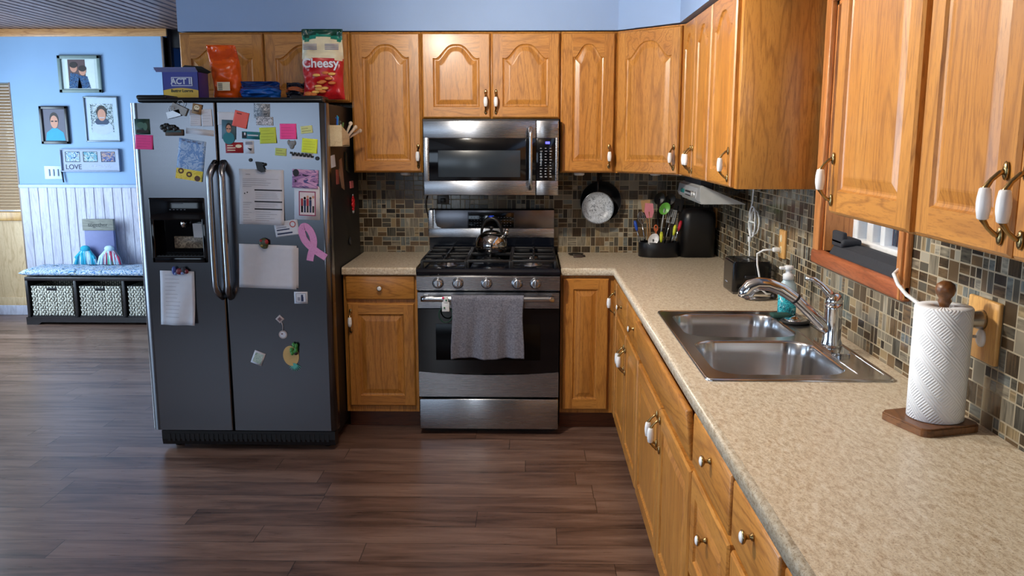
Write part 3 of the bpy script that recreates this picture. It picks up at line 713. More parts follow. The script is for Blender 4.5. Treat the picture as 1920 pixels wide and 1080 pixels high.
# door
b = MB(); b.prism([(-.645, .700), (-.682, .700), (-.690, .704), (-.693, .788), (-.688, .792), (-.645, .792)], 'x', .006, .758, 0)
P = [(-.645, .342), (-.688, .342), (-.691, .346), (-.691, .700), (-.645, .700)]
b.prism(P, 'x', .006, .758, 1)
od = b.build('oven_door', [steel, black_gloss], rg)
b = MB(); A = []                                            # lower steel apron with a bowed upper edge
n = 20; fr_ = []; 
for i in range(n + 1):
    x = .006 + .752 * i / n; z = .356 - .018 * (1 - (2 * i / n - 1) ** 2); fr_.append((x, z))
pts = [(.006, .217)] + fr_[:1] + fr_[1:] + [(.758, .217)]
b.prism(pts, 'y', -.6945, -.640, 0); b.build('apron', steel, od)
b = MB(); b.box(.10, .66, -.6925, -.690, .42, .62, 0, bev=.003); w = b.build('window', plain('oven_window', (5, 5, 6), .2, spec=.2), od)
b = MB(); b.tube([(.030 + .70 * i / 24, -.742 - .006 * math.sin(PI * i / 24), .763) for i in range(25)], .0150, 16, 0, flat=.8)
for hx in (.052, .708): b.prism([(-.690, .752), (-.745, .757), (-.745, .770), (-.690, .780)], 'x', hx - .012, hx + .012)
b.build('handle', plain('satin_steel', (196, 198, 202), .22, 1, .02), od)
b = MB(); b.box(.006, .758, -.694, -.63, .034, .204, 0, bev=.005); b.build('drawer', steel, rg)
b = MB(); b.box(.02, .744, -.60, -.05, .0, .034, 0); b.build('base', black_satin, rg)
# backguard: black riser, steel face with display, steel left sweep
b = MB(); b.prism([(-.074, .917), (-.074, 1.01), (-.068, 1.175), (-.060, 1.182), (-.008, 1.182), (-.008, .917)], 'x', .004, .744, 0)
bk = b.build('backguard', navy_enamel, rg)
b = MB(); n = 12
z0, z1 = 1.010, 1.176
b.box(-.004, .746, -.078, -.066, z0, 1.068, 0, bev=.004); b.box(-.004, .034, -.0775, -.066, 1.062, z1, 0, bev=.003)
b.prism([(.03, 1.066), (.03, 1.176), (.036, 1.176), (.040, 1.10), (.048, 1.078), (.075, 1.066)], 'y', -.078, -.066)
b.box(.036, .746, -.074, -.064, 1.066, z1, 1, bev=.003)
b.build('steel_face', [steel, m_steel('dark_steel', (120, 118, 122), .24)], bk)
b = MB(); b.box(.236, .506, -.080, -.072, 1.072, 1.158, 0, bev=.002); b.box(.232, .510, -.0785, -.0735, 1.068, 1.162, 1, bev=.002)
b.box(.360, .386, -.0808, -.0796, 1.128, 1.142, 3)
for cx0 in (.250, .41):
    for i in range(5):
        for j in range(4):
            b.box(cx0 + i * .018, cx0 + .008 + i * .018, -.0806, -.0796, 1.082 + j * .016, 1.085 + j * .016, 2)
b.build('display', [black_gloss, plain('bezel', (84, 84, 90), .3, 1), grey_ink, plain('blue_digits', (50, 90, 230), .4, emit=((60, 110, 255), 2.5))], bk)
# burners and grates
for i, (bx, by, br) in enumerate(((.16, -.55, .045), (.16, -.26, .036), (.385, -.40, .05), (.61, -.55, .04), (.61, -.26, .036))):
    b = MB(); b.lathe([(br + .02, .918), (br + .018, .922), (br, .926), (br, .934)], (bx, by, 0), 24, 0); b.lathe([(br * .86, .934), (br * .86, .941), (br * .7, .944)], (bx, by, 0), 24, 1)
    b.build('burner', [plain('burner_alu', (160, 162, 168), .3, 1), black_iron], rg)
def grate(x0, x1, spokes):
    b = MB(); z = .946; y0, y1 = -.668, -.12; w = .011
    for x in (x0, x1): b.box(x - w / 2, x + w / 2, y0, y1, z, z + .016, 0, bev=.003)
    for y in (y0, (y0 + y1) / 2, y1): b.box(x0, x1, y - w / 2, y + w / 2, z, z + .016, 0, bev=.003)
    for x in (x0, x1):
        for y in (y0, y1): b.box(x - .008, x + .008, y - .008, y + .008, .917, z + .01, 0, bev=.002)
    for cx, cy in spokes:
        for k in range(4):
            a = PI / 2 * k; L = {0: (x1 - x0) / 2, 1: .135}[k % 2]
            p = (cx + math.cos(a) * .022, cy + math.sin(a) * .022); q = (cx + math.cos(a) * L, cy + math.sin(a) * L)
            b.box(min(p[0], q[0]) - (w / 2 if k % 2 else 0), max(p[0], q[0]) + (w / 2 if k % 2 else 0), min(p[1], q[1]) - (0 if k % 2 else w / 2), max(p[1], q[1]) + (0 if k % 2 else w / 2), z + .002, z + .020, 0, bev=.003)
    g = b.build('grate', black_iron, rg)
grate(.030, .262, [(.146, -.53), (.146, -.26)]); grate(.272, .498, [(.385, -.40)]); grate(.508, .738, [(.623, -.53), (.623, -.26)])

# ------------------------------------------------------------------ microwave
mw = thing('microwave', (.385, -.2, 1.285), 'stainless steel over-range microwave with dark glass door', 'microwave')
b = MB(); b.box(.012, .756, -.385, -.004, 1.290, 1.697, 0, bev=.003); b.box(.012, .756, -.40, -.385, 1.283, 1.300, 0)
b.build('body', black_satin, mw)
my = -.425
b = MB(); z0, z1 = 1.285, 1.690
b.box(.016, .632, my, -.388, 1.594, z1, 0, bev=.004); b.box(.016, .632, my, -.388, z0, 1.366, 0, bev=.004); b.box(.016, .048, my, -.388, 1.36, 1.60, 0, bev=.004); b.box(.046, .634, my + .001, -.388, 1.364, 1.596, 1, bev=.003)
md = b.build('door', [steel, black_gloss], mw)
b = MB(); b.box(.097, .548, my - .0008, my + .003, 1.384, 1.530, 0, bev=.002); b.build('window', plain('mesh_glass', (44, 52, 60), .22, 0, .03), md)
b = MB(); P = [(.603, my, 1.650), (.603, my - .030, 1.645), (.603, my - .042, 1.625)] + [(.603, my - .044, 1.62 - .27 * i / 8) for i in range(9)] + [(.603, my - .042, 1.345), (.603, my - .030, 1.328), (.603, my, 1.322)]
b.tube(P, .0115, 14, 0); b.build('handle', plain('satin_steel', (196, 198, 202), .22, 1, .02), md)
b = MB(); b.box(.634, .756, my, -.388, 1.594, z1, 0, bev=.004); b.box(.634, .756, my, -.388, z0, 1.366, 0, bev=.004); b.box(.738, .756, my, -.388, 1.36, 1.60, 0, bev=.004)
b.box(.634, .740, my + .001, -.388, 1.364, 1.596, 1, bev=.003)
b.box(.684, .708, my - .0006, my + .001, 1.564, 1.577, 2)
for i in range(3):
    for j in range(11):
        b.box(.655 + i * .026, .668 + i * .026 - (.004 if j % 3 else 0), my - .0004, my + .001, 1.384 + j * .0155, 1.3875 + j * .0155 + (.002 if j < 3 else 0), 3)
b.build('control_panel', [steel, black_gloss, plain('violet_digits', (70, 70, 200), .4, emit=((90, 90, 255), 2.0)), plain('button_print', (150, 154, 162), .5)], mw)
b = MB(); b.prism([(-.42, 1.690), (-.42, 1.697), (-.39, 1.697), (-.39, 1.690)], 'x', .016, .756); b.build('vent_grille', black_satin, mw)

# ------------------------------------------------------------------ kettle on the range
kx, ky, kz = .386, -.385, .967
kt = thing('kettle', (kx, ky, kz), 'shiny steel tea kettle with black arched handle on the centre burner', 'kettle')
b = MB(); b.lathe([(.060, 0), (.078, .001), (.086, .008), (.091, .030), (.090, .050), (.083, .075), (.068, .096), (.050, .106), (.046, .108)], (kx, ky, kz), 40); b.build('body', plain('kettle_steel', (190, 188, 186), .08, 1, .03), kt)
b = MB(); b.lathe([(.046, .107), (.044, .112), (.028, .118), (.012, .121)], (kx, ky, kz), 32); b.build('lid', plain('kettle_steel', (190, 188, 186), .08, 1, .03), kt)
b = MB(); b.lathe([(.007, .119), (.008, .128), (.015, .134), (.013, .143), (.004, .146)], (kx, ky, kz), 20); b.build('knob', black_satin, kt)
b = MB(); b.tube([(kx + .06, ky - .02, kz + .075), (kx + .082, ky - .035, kz + .105), (kx + .086, ky - .040, kz + .122)], [.022, .014, .012], 16); b.ball((kx + .088, ky - .042, kz + .128), .011, 0, 12); b.build('spout', plain('kettle_steel', (190, 188, 186), .08, 1, .03), kt)
b = MB(); P = []
for i in range(21):
    a = PI * (i / 20); P.append((kx + .002 - .058 * math.cos(a), ky + .01 * math.cos(a), kz + .085 + .105 * math.sin(a) ** .85))
b.tube(P, [.006 + .006 * math.sin(PI * i / 20) for i in range(21)], 12, 0, flat=1.5); b.build('handle', black_satin, kt)
b = MB(); b.ball((kx - .002, ky - .004, kz + .196), .011, 0, 12, (1.3, 1, .8)); b.build('thumb_rest', plain('blue_plastic', (30, 60, 190), .3), kt)

# ------------------------------------------------------------------ towel and oven-bar loop
def drape(u, v):
    x = .188 + .385 * u + .006 * math.sin(v * 5 + u * 3) - .010 * (v if v > .2 else 0) * (u - .5)
    hang = .318
    if v < .12:                                            # back flap, over the bar
        a = PI * (v / .12); y = -.746 + .022 * math.cos(a); z = .763 + .022 * math.sin(a) ; 
        if v < .02: z = .763 - .05 * (1 - v / .02)
    else:
        q = (v - .12) / .88; z = .763 - hang * q + .004 * math.sin(u * 9); y = -.768 + .010 * q
    fold = .010 * math.sin(u * 13.5 + 1.2 * v) + .005 * math.sin(u * 29 + 2 * v)
    return (x, y - max(0, v - .12) * fold * 1.4, z)
b = MB(); b.sheet(drape, 60, 50, .005); tag(b.build('dish_towel', terry), 'grey terry towel folded over the oven door bar', 'towel')
b = MB(); hy = -.762
b.box(.143, .182, hy - .006, hy + .001, .70, .752, 0, bev=.004); b.box(.150, .176, hy - .008, hy + .0, .745, .782, 0, bev=.004)
b.ball((.150, hy - .009, .774), .007, 1, 10); b.ball((.166, hy - .009, .762), .005, 2, 10); b.ball((.156, hy - .009, .722), .005, 2, 10)
b.tube([(.160 + .036 * math.cos(2 * PI * i / 32), -.744, .680 + .042 * math.sin(2 * PI * i / 32)) for i in range(33)], .0035, 8, 3)
tag(b.build('hanging_loop', [white_plastic, plain('pink_dot', (220, 70, 120), .5), plain('green_dot', (50, 120, 90), .5), plain('dark_green_cord', (24, 64, 52), .5)]), 'white floral tab with a dark green ring hanging from the oven bar', 'pot holder')

# ------------------------------------------------------------------ sink and faucet
sk = thing('sink', (1.375, -2.31, .914), 'double-bowl stainless steel drop-in sink with scratched rim', 'sink')
SX0_, SX1_, SY0_, SY1_ = 1.108, 1.650, -2.800, -1.808
bowls = [(1.150, 1.545, -2.262, -1.862), (1.150, 1.545, -2.745, -2.312)]
def rrect(x0, x1, y0, y1, r, n=8):
    P = []
    for cx, cy, a0 in ((x1 - r, y1 - r, 0), (x0 + r, y1 - r, PI / 2), (x0 + r, y0 + r, PI), (x1 - r, y0 + r, 1.5 * PI)):
        P += [(cx + r * math.cos(a0 + PI / 2 * i / n), cy + r * math.sin(a0 + PI / 2 * i / n)) for i in range(n + 1)]
    return P
b = MB(); zt = .920
# deck cut round each bowl: fan strips between bowl mouth and its cell of the deck
cells = [(SX0_ + .008, 1.560, -2.287, SY1_ - .008), (SX0_ + .008, 1.560, SY0_ + .008, -2.287)]
for (x0, x1, y0, y1), (cx0, cx1, cy0, cy1) in zip(bowls, cells):
    r = .085; P = rrect(x0, x1, y0, y1, r); mx, my_ = (x0 + x1) / 2, (y0 + y1) / 2
    O = []
    for p in P:
        tx = ((cx1 if p[0] > mx else cx0) - mx) / (p[0] - mx); ty = ((cy1 if p[1] > my_ else cy0) - my_) / (p[1] - my_) if abs(p[1] - my_) > 1e-6 else 9
        O.append((p[0] if False else min(max(mx + (p[0] - mx) * 1.6, cx0), cx1), min(max(my_ + (p[1] - my_) * 1.6, cy0), cy1)))
    A = [b.v(p[0], p[1], zt) for p in O]; B2 = [b.v(p[0], p[1], zt) for p in P]; n = len(P)
    for i in range(n): b.f([A[i], A[(i + 1) % n], B2[(i + 1) % n], B2[i]])
b.f([b.v(1.560, SY0_ + .008, zt), b.v(SX1_ - .008, SY0_ + .008, zt), b.v(SX1_ - .008, SY1_ - .008, zt), b.v(1.560, SY1_ - .008, zt)])
# rolled outer rim
rim = []
for off, z in ((.008, zt), (.006, zt + .0022), (.003, zt + .002), (0, .9175), (0, .9142)):
    rim.append([b.v(p[0], p[1], z) for p in rrect(SX0_ + off, SX1_ - off, SY0_ + off, SY1_ - off, .022, 5)])
for k in range(len(rim) - 1):
    for i in range(len(rim[0])): b.f([rim[k][i], rim[k][(i + 1) % len(rim[0])], rim[k + 1][(i + 1) % len(rim[0])], rim[k + 1][i]], 0, True)
# raised ridges on the deck
b.tube([(1.562, -2.73, zt), (1.558, -2.5, zt), (1.558, -2.2, zt), (1.562, -1.88, zt)], .0022, 8); b.tube([(1.636, -2.74, zt), (1.636, -1.86, zt)], .002, 8)
b.build('deck', sink_steel, sk)
for (x0, x1, y0, y1) in bowls:
    b = MB(); prev = None; mx, my_ = (x0 + x1) / 2, (y0 + y1) / 2; r = .085; hd = .165; rings = []
    for k, (off, z) in enumerate([(0, zt), (.003, zt - .002), (.006, zt - .008), (.010, zt - .05), (.016, zt - hd * .72), (.024, zt - hd * .9), (.045, zt - hd), (.10, zt - hd - .003)]):
        rings.append([b.v(p[0], p[1], z) for p in rrect(x0 + off, x1 - off, y0 + off, y1 - off, max(r - off * .3, .02))])
    n = len(rings[0])
    for k in range(len(rings) - 1):
        for i in range(n): b.f([rings[k][i], rings[k + 1][i], rings[k + 1][(i + 1) % n], rings[k][(i + 1) % n]], 0, True)
    b.f(rings[-1]); bo = b.build('bowl', sink_steel, sk)
    b = MB(); b.lathe([(.042, .004), (.040, .006), (.032, .004), (.012, .003)], (mx + .03, my_, zt - hd - .003), 24); b.build('drain', chrome, bo)
fx, fy = 1.590, -2.42
fc = thing('faucet', (fx, fy, .920), 'chrome single-lever pull-out faucet arching over the sink', 'faucet')
b = MB(); b.prism([(p[0], p[1]) for p in rrect(fx - .030, fx + .030, fy - .115, fy + .115, .029)], 'z', .920, .930); b.build('base_plate', chrome, fc)
b = MB(); b.lathe([(.034, 0), (.033, .010), (.0285, .022), (.0275, .09), (.028, .125), (.028, .140)], (fx, fy, .929), 28)
b.build('body', chrome, fc)
b = MB(); P = [(fx - .005, fy, .975), (fx - .035, fy + .002, 1.000), (fx - .075, fy + .006, 1.040), (fx - .120, fy + .012, 1.082), (fx - .165, fy + .018, 1.112), (fx - .205, fy + .024, 1.127), (fx - .238, fy + .030, 1.128), (fx - .262, fy + .034, 1.118), (fx - .276, fy + .036, 1.098), (fx - .280, fy + .037, 1.082)]
b.tube(P, [.021, .020, .018, .018, .0195, .021, .0225, .025, .026, .023], 20); b.build('spout', chrome, fc)
b = MB(); b.tube([(P[3][0] + .003, P[3][1], P[3][2] - .002), (P[3][0] - .003, P[3][1], P[3][2] + .003)], .0192, 20); b.build('joint_ring', black_satin, fc)
b = MB(); b.lathe([(.0265, .140), (.027, .150), (.022, .168), (.012, .174)], (fx, fy, .929), 24)
b.tube([(fx - .002, fy, 1.085), (fx - .022, fy + .004, 1.108), (fx - .042, fy + .010, 1.130), (fx - .064, fy + .016, 1.146), (fx - .090, fy + .022, 1.150)], [.018, .012, .009, .0085, .006], 14, flat=1.3); b.build('lever', chrome, fc)

# soap bottle
sx, sy, sz = 1.602, -1.875, .920
sp = thing('soap_bottle', (sx, sy, sz), 'clear foaming soap bottle with teal soap and white pump behind the faucet', 'soap bottle')
b = MB(); b.lathe([(.030, 0), (.034, .003), (.034, .082)], (sx, sy, sz + .001), 24, 0, sx=1.05, sy=.72); b.build('body', m_pattern('teal_label', [(24, 140, 160), (60, 190, 204), (14, 96, 120), (130, 214, 222)], 70, rough=.25), sp)
b = MB(); b.lathe([(.0342, .083), (.034, .10), (.029, .122), (.020, .134), (.019, .140)], (sx, sy, sz), 24, 0, sx=1.05, sy=.72); b.build('shoulder', plain('frosted_plastic', (188, 214, 226), .25, trans=.15), sp)
b = MB(); b.lathe([(.021, .139), (.021, .160), (.012, .164), (.011, .176), (.019, .178), (.019, .190), (.012, .194)], (sx, sy, sz), 24); b.box(sx - .036, sx, sy - .009, sy + .009, sz + .178, sz + .190, 0, bev=.004); b.build('pump', white_plastic, sp)
b = MB(); b.box(1.528, 1.60, -1.955, -1.900, .9215, .936, 0, bev=.006); tag(b.build('sponge', plain('green_sponge', (22, 62, 56), .95, bump=.6)), 'dark green sponge at the back corner of the sink rim', 'sponge')
b = MB(); c = (1.592, -2.025, .921)
b.lathe([(.050, .001), (.054, .008), (.050, .011), (.044, .010)], c, 28, 1); b.lathe([(.043, .010), (.040, .014), (.028, .013), (.016, .020), (.006, .026)], c, 28, 0)
tag(b.build('sink_strainer', [chrome, plain('black_rubber', (14, 14, 16), .6)]), 'chrome sink strainer with black rubber rim beside the sponge', 'sink strainer')

# ------------------------------------------------------------------ paper towels
px, py = 1.585, -3.165
ph = thing('paper_towel_holder', (px, py, .914), 'dark wood upright paper towel holder with turned knob', 'towel holder')
b = MB(); Mr = T((px - .012, py, 0)) @ Matrix.Rotation(.30, 4, 'Z'); b.M = Mr; b.prism(rrect(-.082, .082, -.080, .080, .022, 5), 'z', .9145, .930, 0); b.prism(rrect(-.079, .079, -.077, .077, .020, 5), 'z', .930, .934, 0); b.build('base', walnut, ph)
b = MB(); b.lathe([(.010, .934), (.010, 1.205), (.012, 1.212), (.016, 1.220), (.013, 1.226), (.020, 1.236), (.023, 1.248), (.020, 1.260), (.010, 1.267), (.002, 1.268)], (px, py, 0), 28); b.build('post', walnut, ph)
b = MB(); b.lathe([(.0605, 0), (.0640, .002), (.0645, .27), (.0615, .274), (.024, .274), (.0215, .268), (.0215, .02), (.0215, 0)], (px, py, .9345), 64)
tag(b.build('paper_towel_roll', towel_paper), 'white embossed paper towel roll on the wooden holder', 'paper towels')

# ------------------------------------------------------------------ toaster, cords, outlets
tx0, tx1, ty0, ty1 = 1.500, 1.672, -1.405, -1.205
ts = thing('toaster', (1.585, -1.305, .914), 'black two-slot toaster against the right wall', 'toaster')
b = MB(); b.prism(rrect(tx0, tx1, ty0, ty1, .018, 4), 'z', .924, 1.052, 0); b.prism(rrect(tx0 + .006, tx1 - .006, ty0 + .006, ty1 - .006, .016, 4), 'z', 1.052, 1.060, 0)
b.build('body', plain('toaster_black', (13, 13, 15), .12), ts)
for dx in (.045, .098):
    b = MB(); b.box(tx0 + dx, tx0 + dx + .026, ty0 + .03, ty1 - .03, 1.0595, 1.0625, 0, bev=.001); b.build('slot', plain('slot_grey', (96, 98, 104), .3, 1), ts)
b = MB(); b.box(tx0 + .05, tx0 + .11, ty0 - .012, ty0, .985, 1.00, 0, bev=.004); b.build('lever', black_satin, ts)
b = MB(); b.box(tx0 + .004, tx1 - .004, ty0 + .004, ty1 - .004, .9145, .924, 0); b.build('base', plain('base_chrome', (120, 120, 124), .25, 1), ts)
b = MB(); b.M = Matrix(); b.text('Toastmaster', .016, T((tx0 - .0004, ty1 - .075, .955)) @ Matrix.Rotation(-PI / 2, 4, 'Z') @ TXZ, 0) if False else b.box(tx0 - .0006, tx0, ty1 - .10, ty1 - .055, .952, .957, 0); b.build('badge', grey_ink, ts)
def plate(y0, y1, z0, z1, label, sockets=True):
    t = thing('outlet_plate', (XR, (y0 + y1) / 2, z0), label, 'outlet')
    b = MB(); b.box(XR - .014, XR - .001, y0, y1, z0, z1, 0, bev=.004); b.build('plate', pine, t)
    if sockets:
        for dz in (.3, .7):
            zc = z0 + (z1 - z0) * dz; yc = (y0 + y1) / 2
            b = MB(); b.prism([(yc + .013 * math.cos(2 * PI * i / 20), zc + .016 * math.sin(2 * PI * i / 20)) for i in range(20)], 'x', XR - .017, XR - .012); b.build('socket', cream_plastic, t)
    return t
plate(-.115, -.035, 1.075, 1.192, 'small wooden outlet plate near the back corner, under the radio'); 
plate(-1.505, -1.425, 1.085, 1.208, 'wooden outlet plate with a white plug above the soap bottle')
plate(-3.215, -3.075, 1.072, 1.222, 'large wooden plate beside the paper towel roll', False)
b = MB(); zc = 1.172; b.lathe([(.024, 0), (.023, -.008), (.018, -.030), (.014, -.052), (.011, -.055)], (XR - .014, -3.150, zc), 20, 0, 'x')
b.lathe([(.018, 0), (.017, -.006), (.012, -.010)], (XR - .014, -3.155, 1.128), 20, 1, 'x', sy=1.25)
b.box(XR - .05, XR - .014, -3.149, -3.143, 1.126, 1.134, 0, bev=.002)
tag(b.build('wall_plug', [plain('nickel', (190, 186, 180), .25, 1), ceramic]), 'nickel knob and white ceramic button on the large wooden plate', 'knob')
b = MB(); b.box(XR - .050, XR - .017, -1.475, -1.452, 1.112, 1.132, 0, bev=.007)
P = [(XR - .048, -1.463, 1.122), (XR - .085, -1.45, 1.118), (XR - .105, -1.43, 1.10), (XR - .100, -1.42, 1.05), (XR - .090, -1.425, 1.00), (XR - .088, -1.435, .95), (XR - .060, -1.44, .924), (XR - .012, -1.425, .919)]
b.tube(P, .0042, 10, 0); tag(b.build('power_cord', white_plastic), 'white plug and cord dropping from the outlet to the counter', 'cord')
b = MB(); P = [(1.66, -1.06, 1.36), (1.672, -1.0, 1.29)]
for k in range(3):
    for i in range(13):
        a = -PI / 2 + 2 * PI * i / 12 + PI; P.append((1.668 + .006 * k - .006 * math.sin(a), -1.03 - (.045 + .008 * k) * math.sin(a + .0) * (1 if k % 2 else -1), 1.20 + (.075 - .008 * k) * math.cos(a + PI)))
P += [(1.66, -1.04, 1.125), (1.655, -1.045, 1.10), (1.655, -1.06, 1.05), (1.655, -1.08, 1.0), (1.662, -1.12, .94), (1.668, -1.17, .920)]
b.tube(P, .0035, 8, 0); b.tube([(1.657, -1.035, 1.13), (1.657, -1.04, 1.105)], .008, 10, 0)
tag(b.build('power_cord', white_plastic), 'white cord coiled in loops hanging above the toaster', 'cord')
b = MB(); P = [at(1676, 514, 'x', 1.655), at(1684, 534, 'x', 1.650), at(1700, 553, 'x', 1.645), at(1718, 566, 'x', 1.650), at(1738, 582, 'x', 1.66), at(1752, 600, 'x', 1.67), at(1758, 640, 'x', 1.675)]
P = [Vector((1.76, -2.63, 1.215)), Vector((1.70, -2.645, 1.224))] + P + [Vector((1.68, -3.06, .96)), Vector((1.675, -3.02, .921))]
b.tube(P, .0055, 10); tag(b.build('charging_cable', white_plastic), 'thick white cable running from the window sill down behind the paper towels', 'cable')
# utensil lying by the toaster
b = MB(); b.tube([(1.540, -1.545, .921), (1.57, -1.56, .925), (1.61, -1.555, .924), (1.640, -1.535, .922)], [.007, .009, .008, .006], 10, 0); b.tube([(1.53, -1.52, .920), (1.525, -1.535, .920), (1.535, -1.55, .920)], .003, 8, 1); b.ball((1.648, -1.530, .930), .015, 1, 12, (1, 1.3, .95))
tag(b.build('spoon_rest', [plain('grey_metal', (120, 120, 122), .3, 1), black_satin]), 'small grey metal utensil with black end lying in front of the toaster', 'utensil')

# ------------------------------------------------------------------ corner of the counter
cx, cy = 1.352, -.170
cc = thing('utensil_caddy', (cx, cy, .914), 'black round caddy crammed with cooking utensils in the back corner', 'utensil holder')
b = MB(); b.lathe([(.112, 0), (.118, .004), (.118, .084), (.115, .088), (.111, .086), (.111, .012), (.05, .010)], (cx, cy, .9145), 48, 0, sy=.62); b.build('body', plain('caddy_black', (14, 16, 22), .32), cc)
b = MB(); b.box(cx - .002, cx + .002, cy - .066, cy + .066, .93, .99); b.box(cx - .108, cx + .108, cy - .002, cy + .002, .93, .99); b.build('divider', black_satin, cc)
def utensil(name, label, px_, top_px, base_dx, dy, shaft_m, head, m_head):
    """shaft from inside the caddy up to the head centre seen at photo pixel top_px"""
    q = at(top_px[0], top_px[1], 'y', cy + dy); base = Vector((cx + base_dx, cy + dy * .4, .935))
    t = MB(); mid = (q + base) / 2 + Vector((0, -.002, .004)); t.tube([base, mid, q], .0045, 8, 0); d = (q - base).normalized()
    rot = math.atan2(d.x, d.z); t.M = T(q) @ Matrix.Rotation(rot, 4, 'Y')
    if head == 'spatula': t.prism([(-.016, -.035), (.016, -.035), (.027, -.005), (.025, .045), (-.020, .052), (-.027, 0)], 'y', -.003, .003, 1)
    if head == 'spoon':
        b2 = MB(); t.M = T(q) @ Matrix.Rotation(rot, 4, 'Y') @ Matrix.Rotation(.5, 4, 'Y'); t.lathe([(.002, .010), (.018, .006), (.026, -.002), (.029, -.008), (.027, -.007), (.016, .001), (.002, .004)], (0, 0, 0), 24, 1, 'y', sy=1.3, cap=False)
    if head == 'whisk':
        for k in range(5):
            a = PI * k / 5; t.tube([(.022 * math.sin(PI * s / 12) * math.cos(a) * (1 if s <= 12 else 1), .022 * math.sin(PI * s / 12) * math.sin(a), -.03 + .085 * (s / 12 if s <= 12 else 1)) for s in range(13)], .0013, 6, 1)
            t.tube([(-.022 * math.sin(PI * s / 12) * math.cos(a), -.022 * math.sin(PI * s / 12) * math.sin(a), -.03 + .085 * s / 12) for s in range(13)], .0013, 6, 1)
    if head == 'handle': t.tube([(0, 0, -.035), (0, 0, -.02), (0, 0, .01), (0, 0, .026)], [.005, .009, .010, .006], 12, 1)
    if head == 'turner':
        t.prism([(-.022, -.03), (.022, -.03), (.028, .04), (-.028, .04)], 'y', -.0012, .0012, 1)
    if head == 'slotted':
        for k in range(5): t.box(-.024 + .0105 * k, -.018 + .0105 * k, -.001, .001, -.03, .04, 1)
        t.box(-.024, .024, -.001, .001, .036, .044, 1); t.box(-.024, .024, -.001, .001, -.036, -.028, 1)
    if head == 'ring': t.tube([(.010 * math.cos(2 * PI * i / 20), 0, .018 * math.sin(2 * PI * i / 20)) for i in range(21)], .0035, 8, 1)
    tag(t.build(name, [shaft_m, m_head]), label, 'utensil', None)
st_ = plain('utensil_steel', (180, 182, 188), .2, 1); bl_ = black_satin
C = lambda n, rgb, r=.35: plain(n, rgb, r)
utensil('spatula', 'pink silicone spatula, largest head in the caddy', 0, (1217, 397), -.045, -.02, C('handle_wood', (150, 110, 70)), 'spatula', C('pink_silicone', (206, 128, 142)))
utensil('spoon', 'bright green ladle-like spoon sticking up from the caddy', 0, (1246, 391), -.005, -.03, C('pale_grey', (150, 156, 160)), 'spoon', C('green_silicone', (98, 170, 66)))
utensil('whisk', 'wire whisk at the left of the caddy', 0, (1203, 412), -.07, .01, st_, 'whisk', st_)
utensil('kitchen_tool', 'blue-handled tool leaning out at the far left of the caddy', 0, (1192, 422), -.095, -.02, st_, 'handle', C('blue_grip', (36, 78, 180)))
utensil('turner', 'tan wooden turner behind the pink spatula', 0, (1211, 388), -.05, .035, C('handle_wood', (150, 110, 70)), 'turner', C('tan_wood', (176, 140, 96)))
utensil('slotted_turner', 'pale slotted turner right of the green spoon', 0, (1259, 407), .02, -.01, st_, 'slotted', C('pale_grey', (150, 156, 160)))
utensil('peeler', 'orange-looped peeler low in the caddy', 0, (1230, 428), -.02, -.05, C('orange_grip', (190, 96, 52)), 'ring', C('orange_grip', (190, 96, 52)))
utensil('paring_knife', 'yellow-handled knife at the middle of the caddy', 0, (1240, 443), .005, -.055, st_, 'handle', C('yellow_grip', (206, 214, 60)))
utensil('paring_knife', 'upright yellow-handled knife at the right of the caddy', 0, (1265, 430), .06, -.04, st_, 'handle', C('yellow_grip', (206, 214, 60)))
utensil('paring_knife', 'red-handled knife leaning right in the caddy', 0, (1275, 422), .070, -.04, st_, 'handle', C('red_grip', (176, 30, 48)))
utensil('ladle', 'black ladle hidden at the back of the caddy', 0, (1236, 372), -.01, .05, bl_, 'spoon', bl_)
utensil('serving_spoon', 'black serving spoon behind the slotted turner', 0, (1256, 374), .03, .045, bl_, 'spoon', bl_)
utensil('pasta_server', 'black pasta server at the right rear of the caddy', 0, (1272, 386), .055, .03, bl_, 'turner', bl_)
utensil('measuring_spoon', 'white measuring spoon at the front left of the caddy', 0, (1225, 449), -.04, -.055, bl_, 'spoon', ceramic)
# black appliance in the corner
b = MB(); P = rrect(1.475, 1.675, -.225, -.03, .05, 6); rings = []
for off, z in ((0, .915), (0, 1.13), (.004, 1.165), (.018, 1.188), (.045, 1.196)): rings.append([b.v(p[0], p[1], z) for p in rrect(1.475 + off, 1.675 - off, -.225 + off, -.03 - off, .05, 6)])
for k in range(4):
    for i in range(len(P)): b.f([rings[k][i], rings[k][(i + 1) % len(P)], rings[k + 1][(i + 1) % len(P)], rings[k + 1][i]], 0, True)
b.f(rings[-1]); b.f(rings[0][::-1]); ap = b.build('countertop_appliance', black_satin); tag(ap, 'tall black rounded appliance in the dark corner behind the caddy', 'appliance')
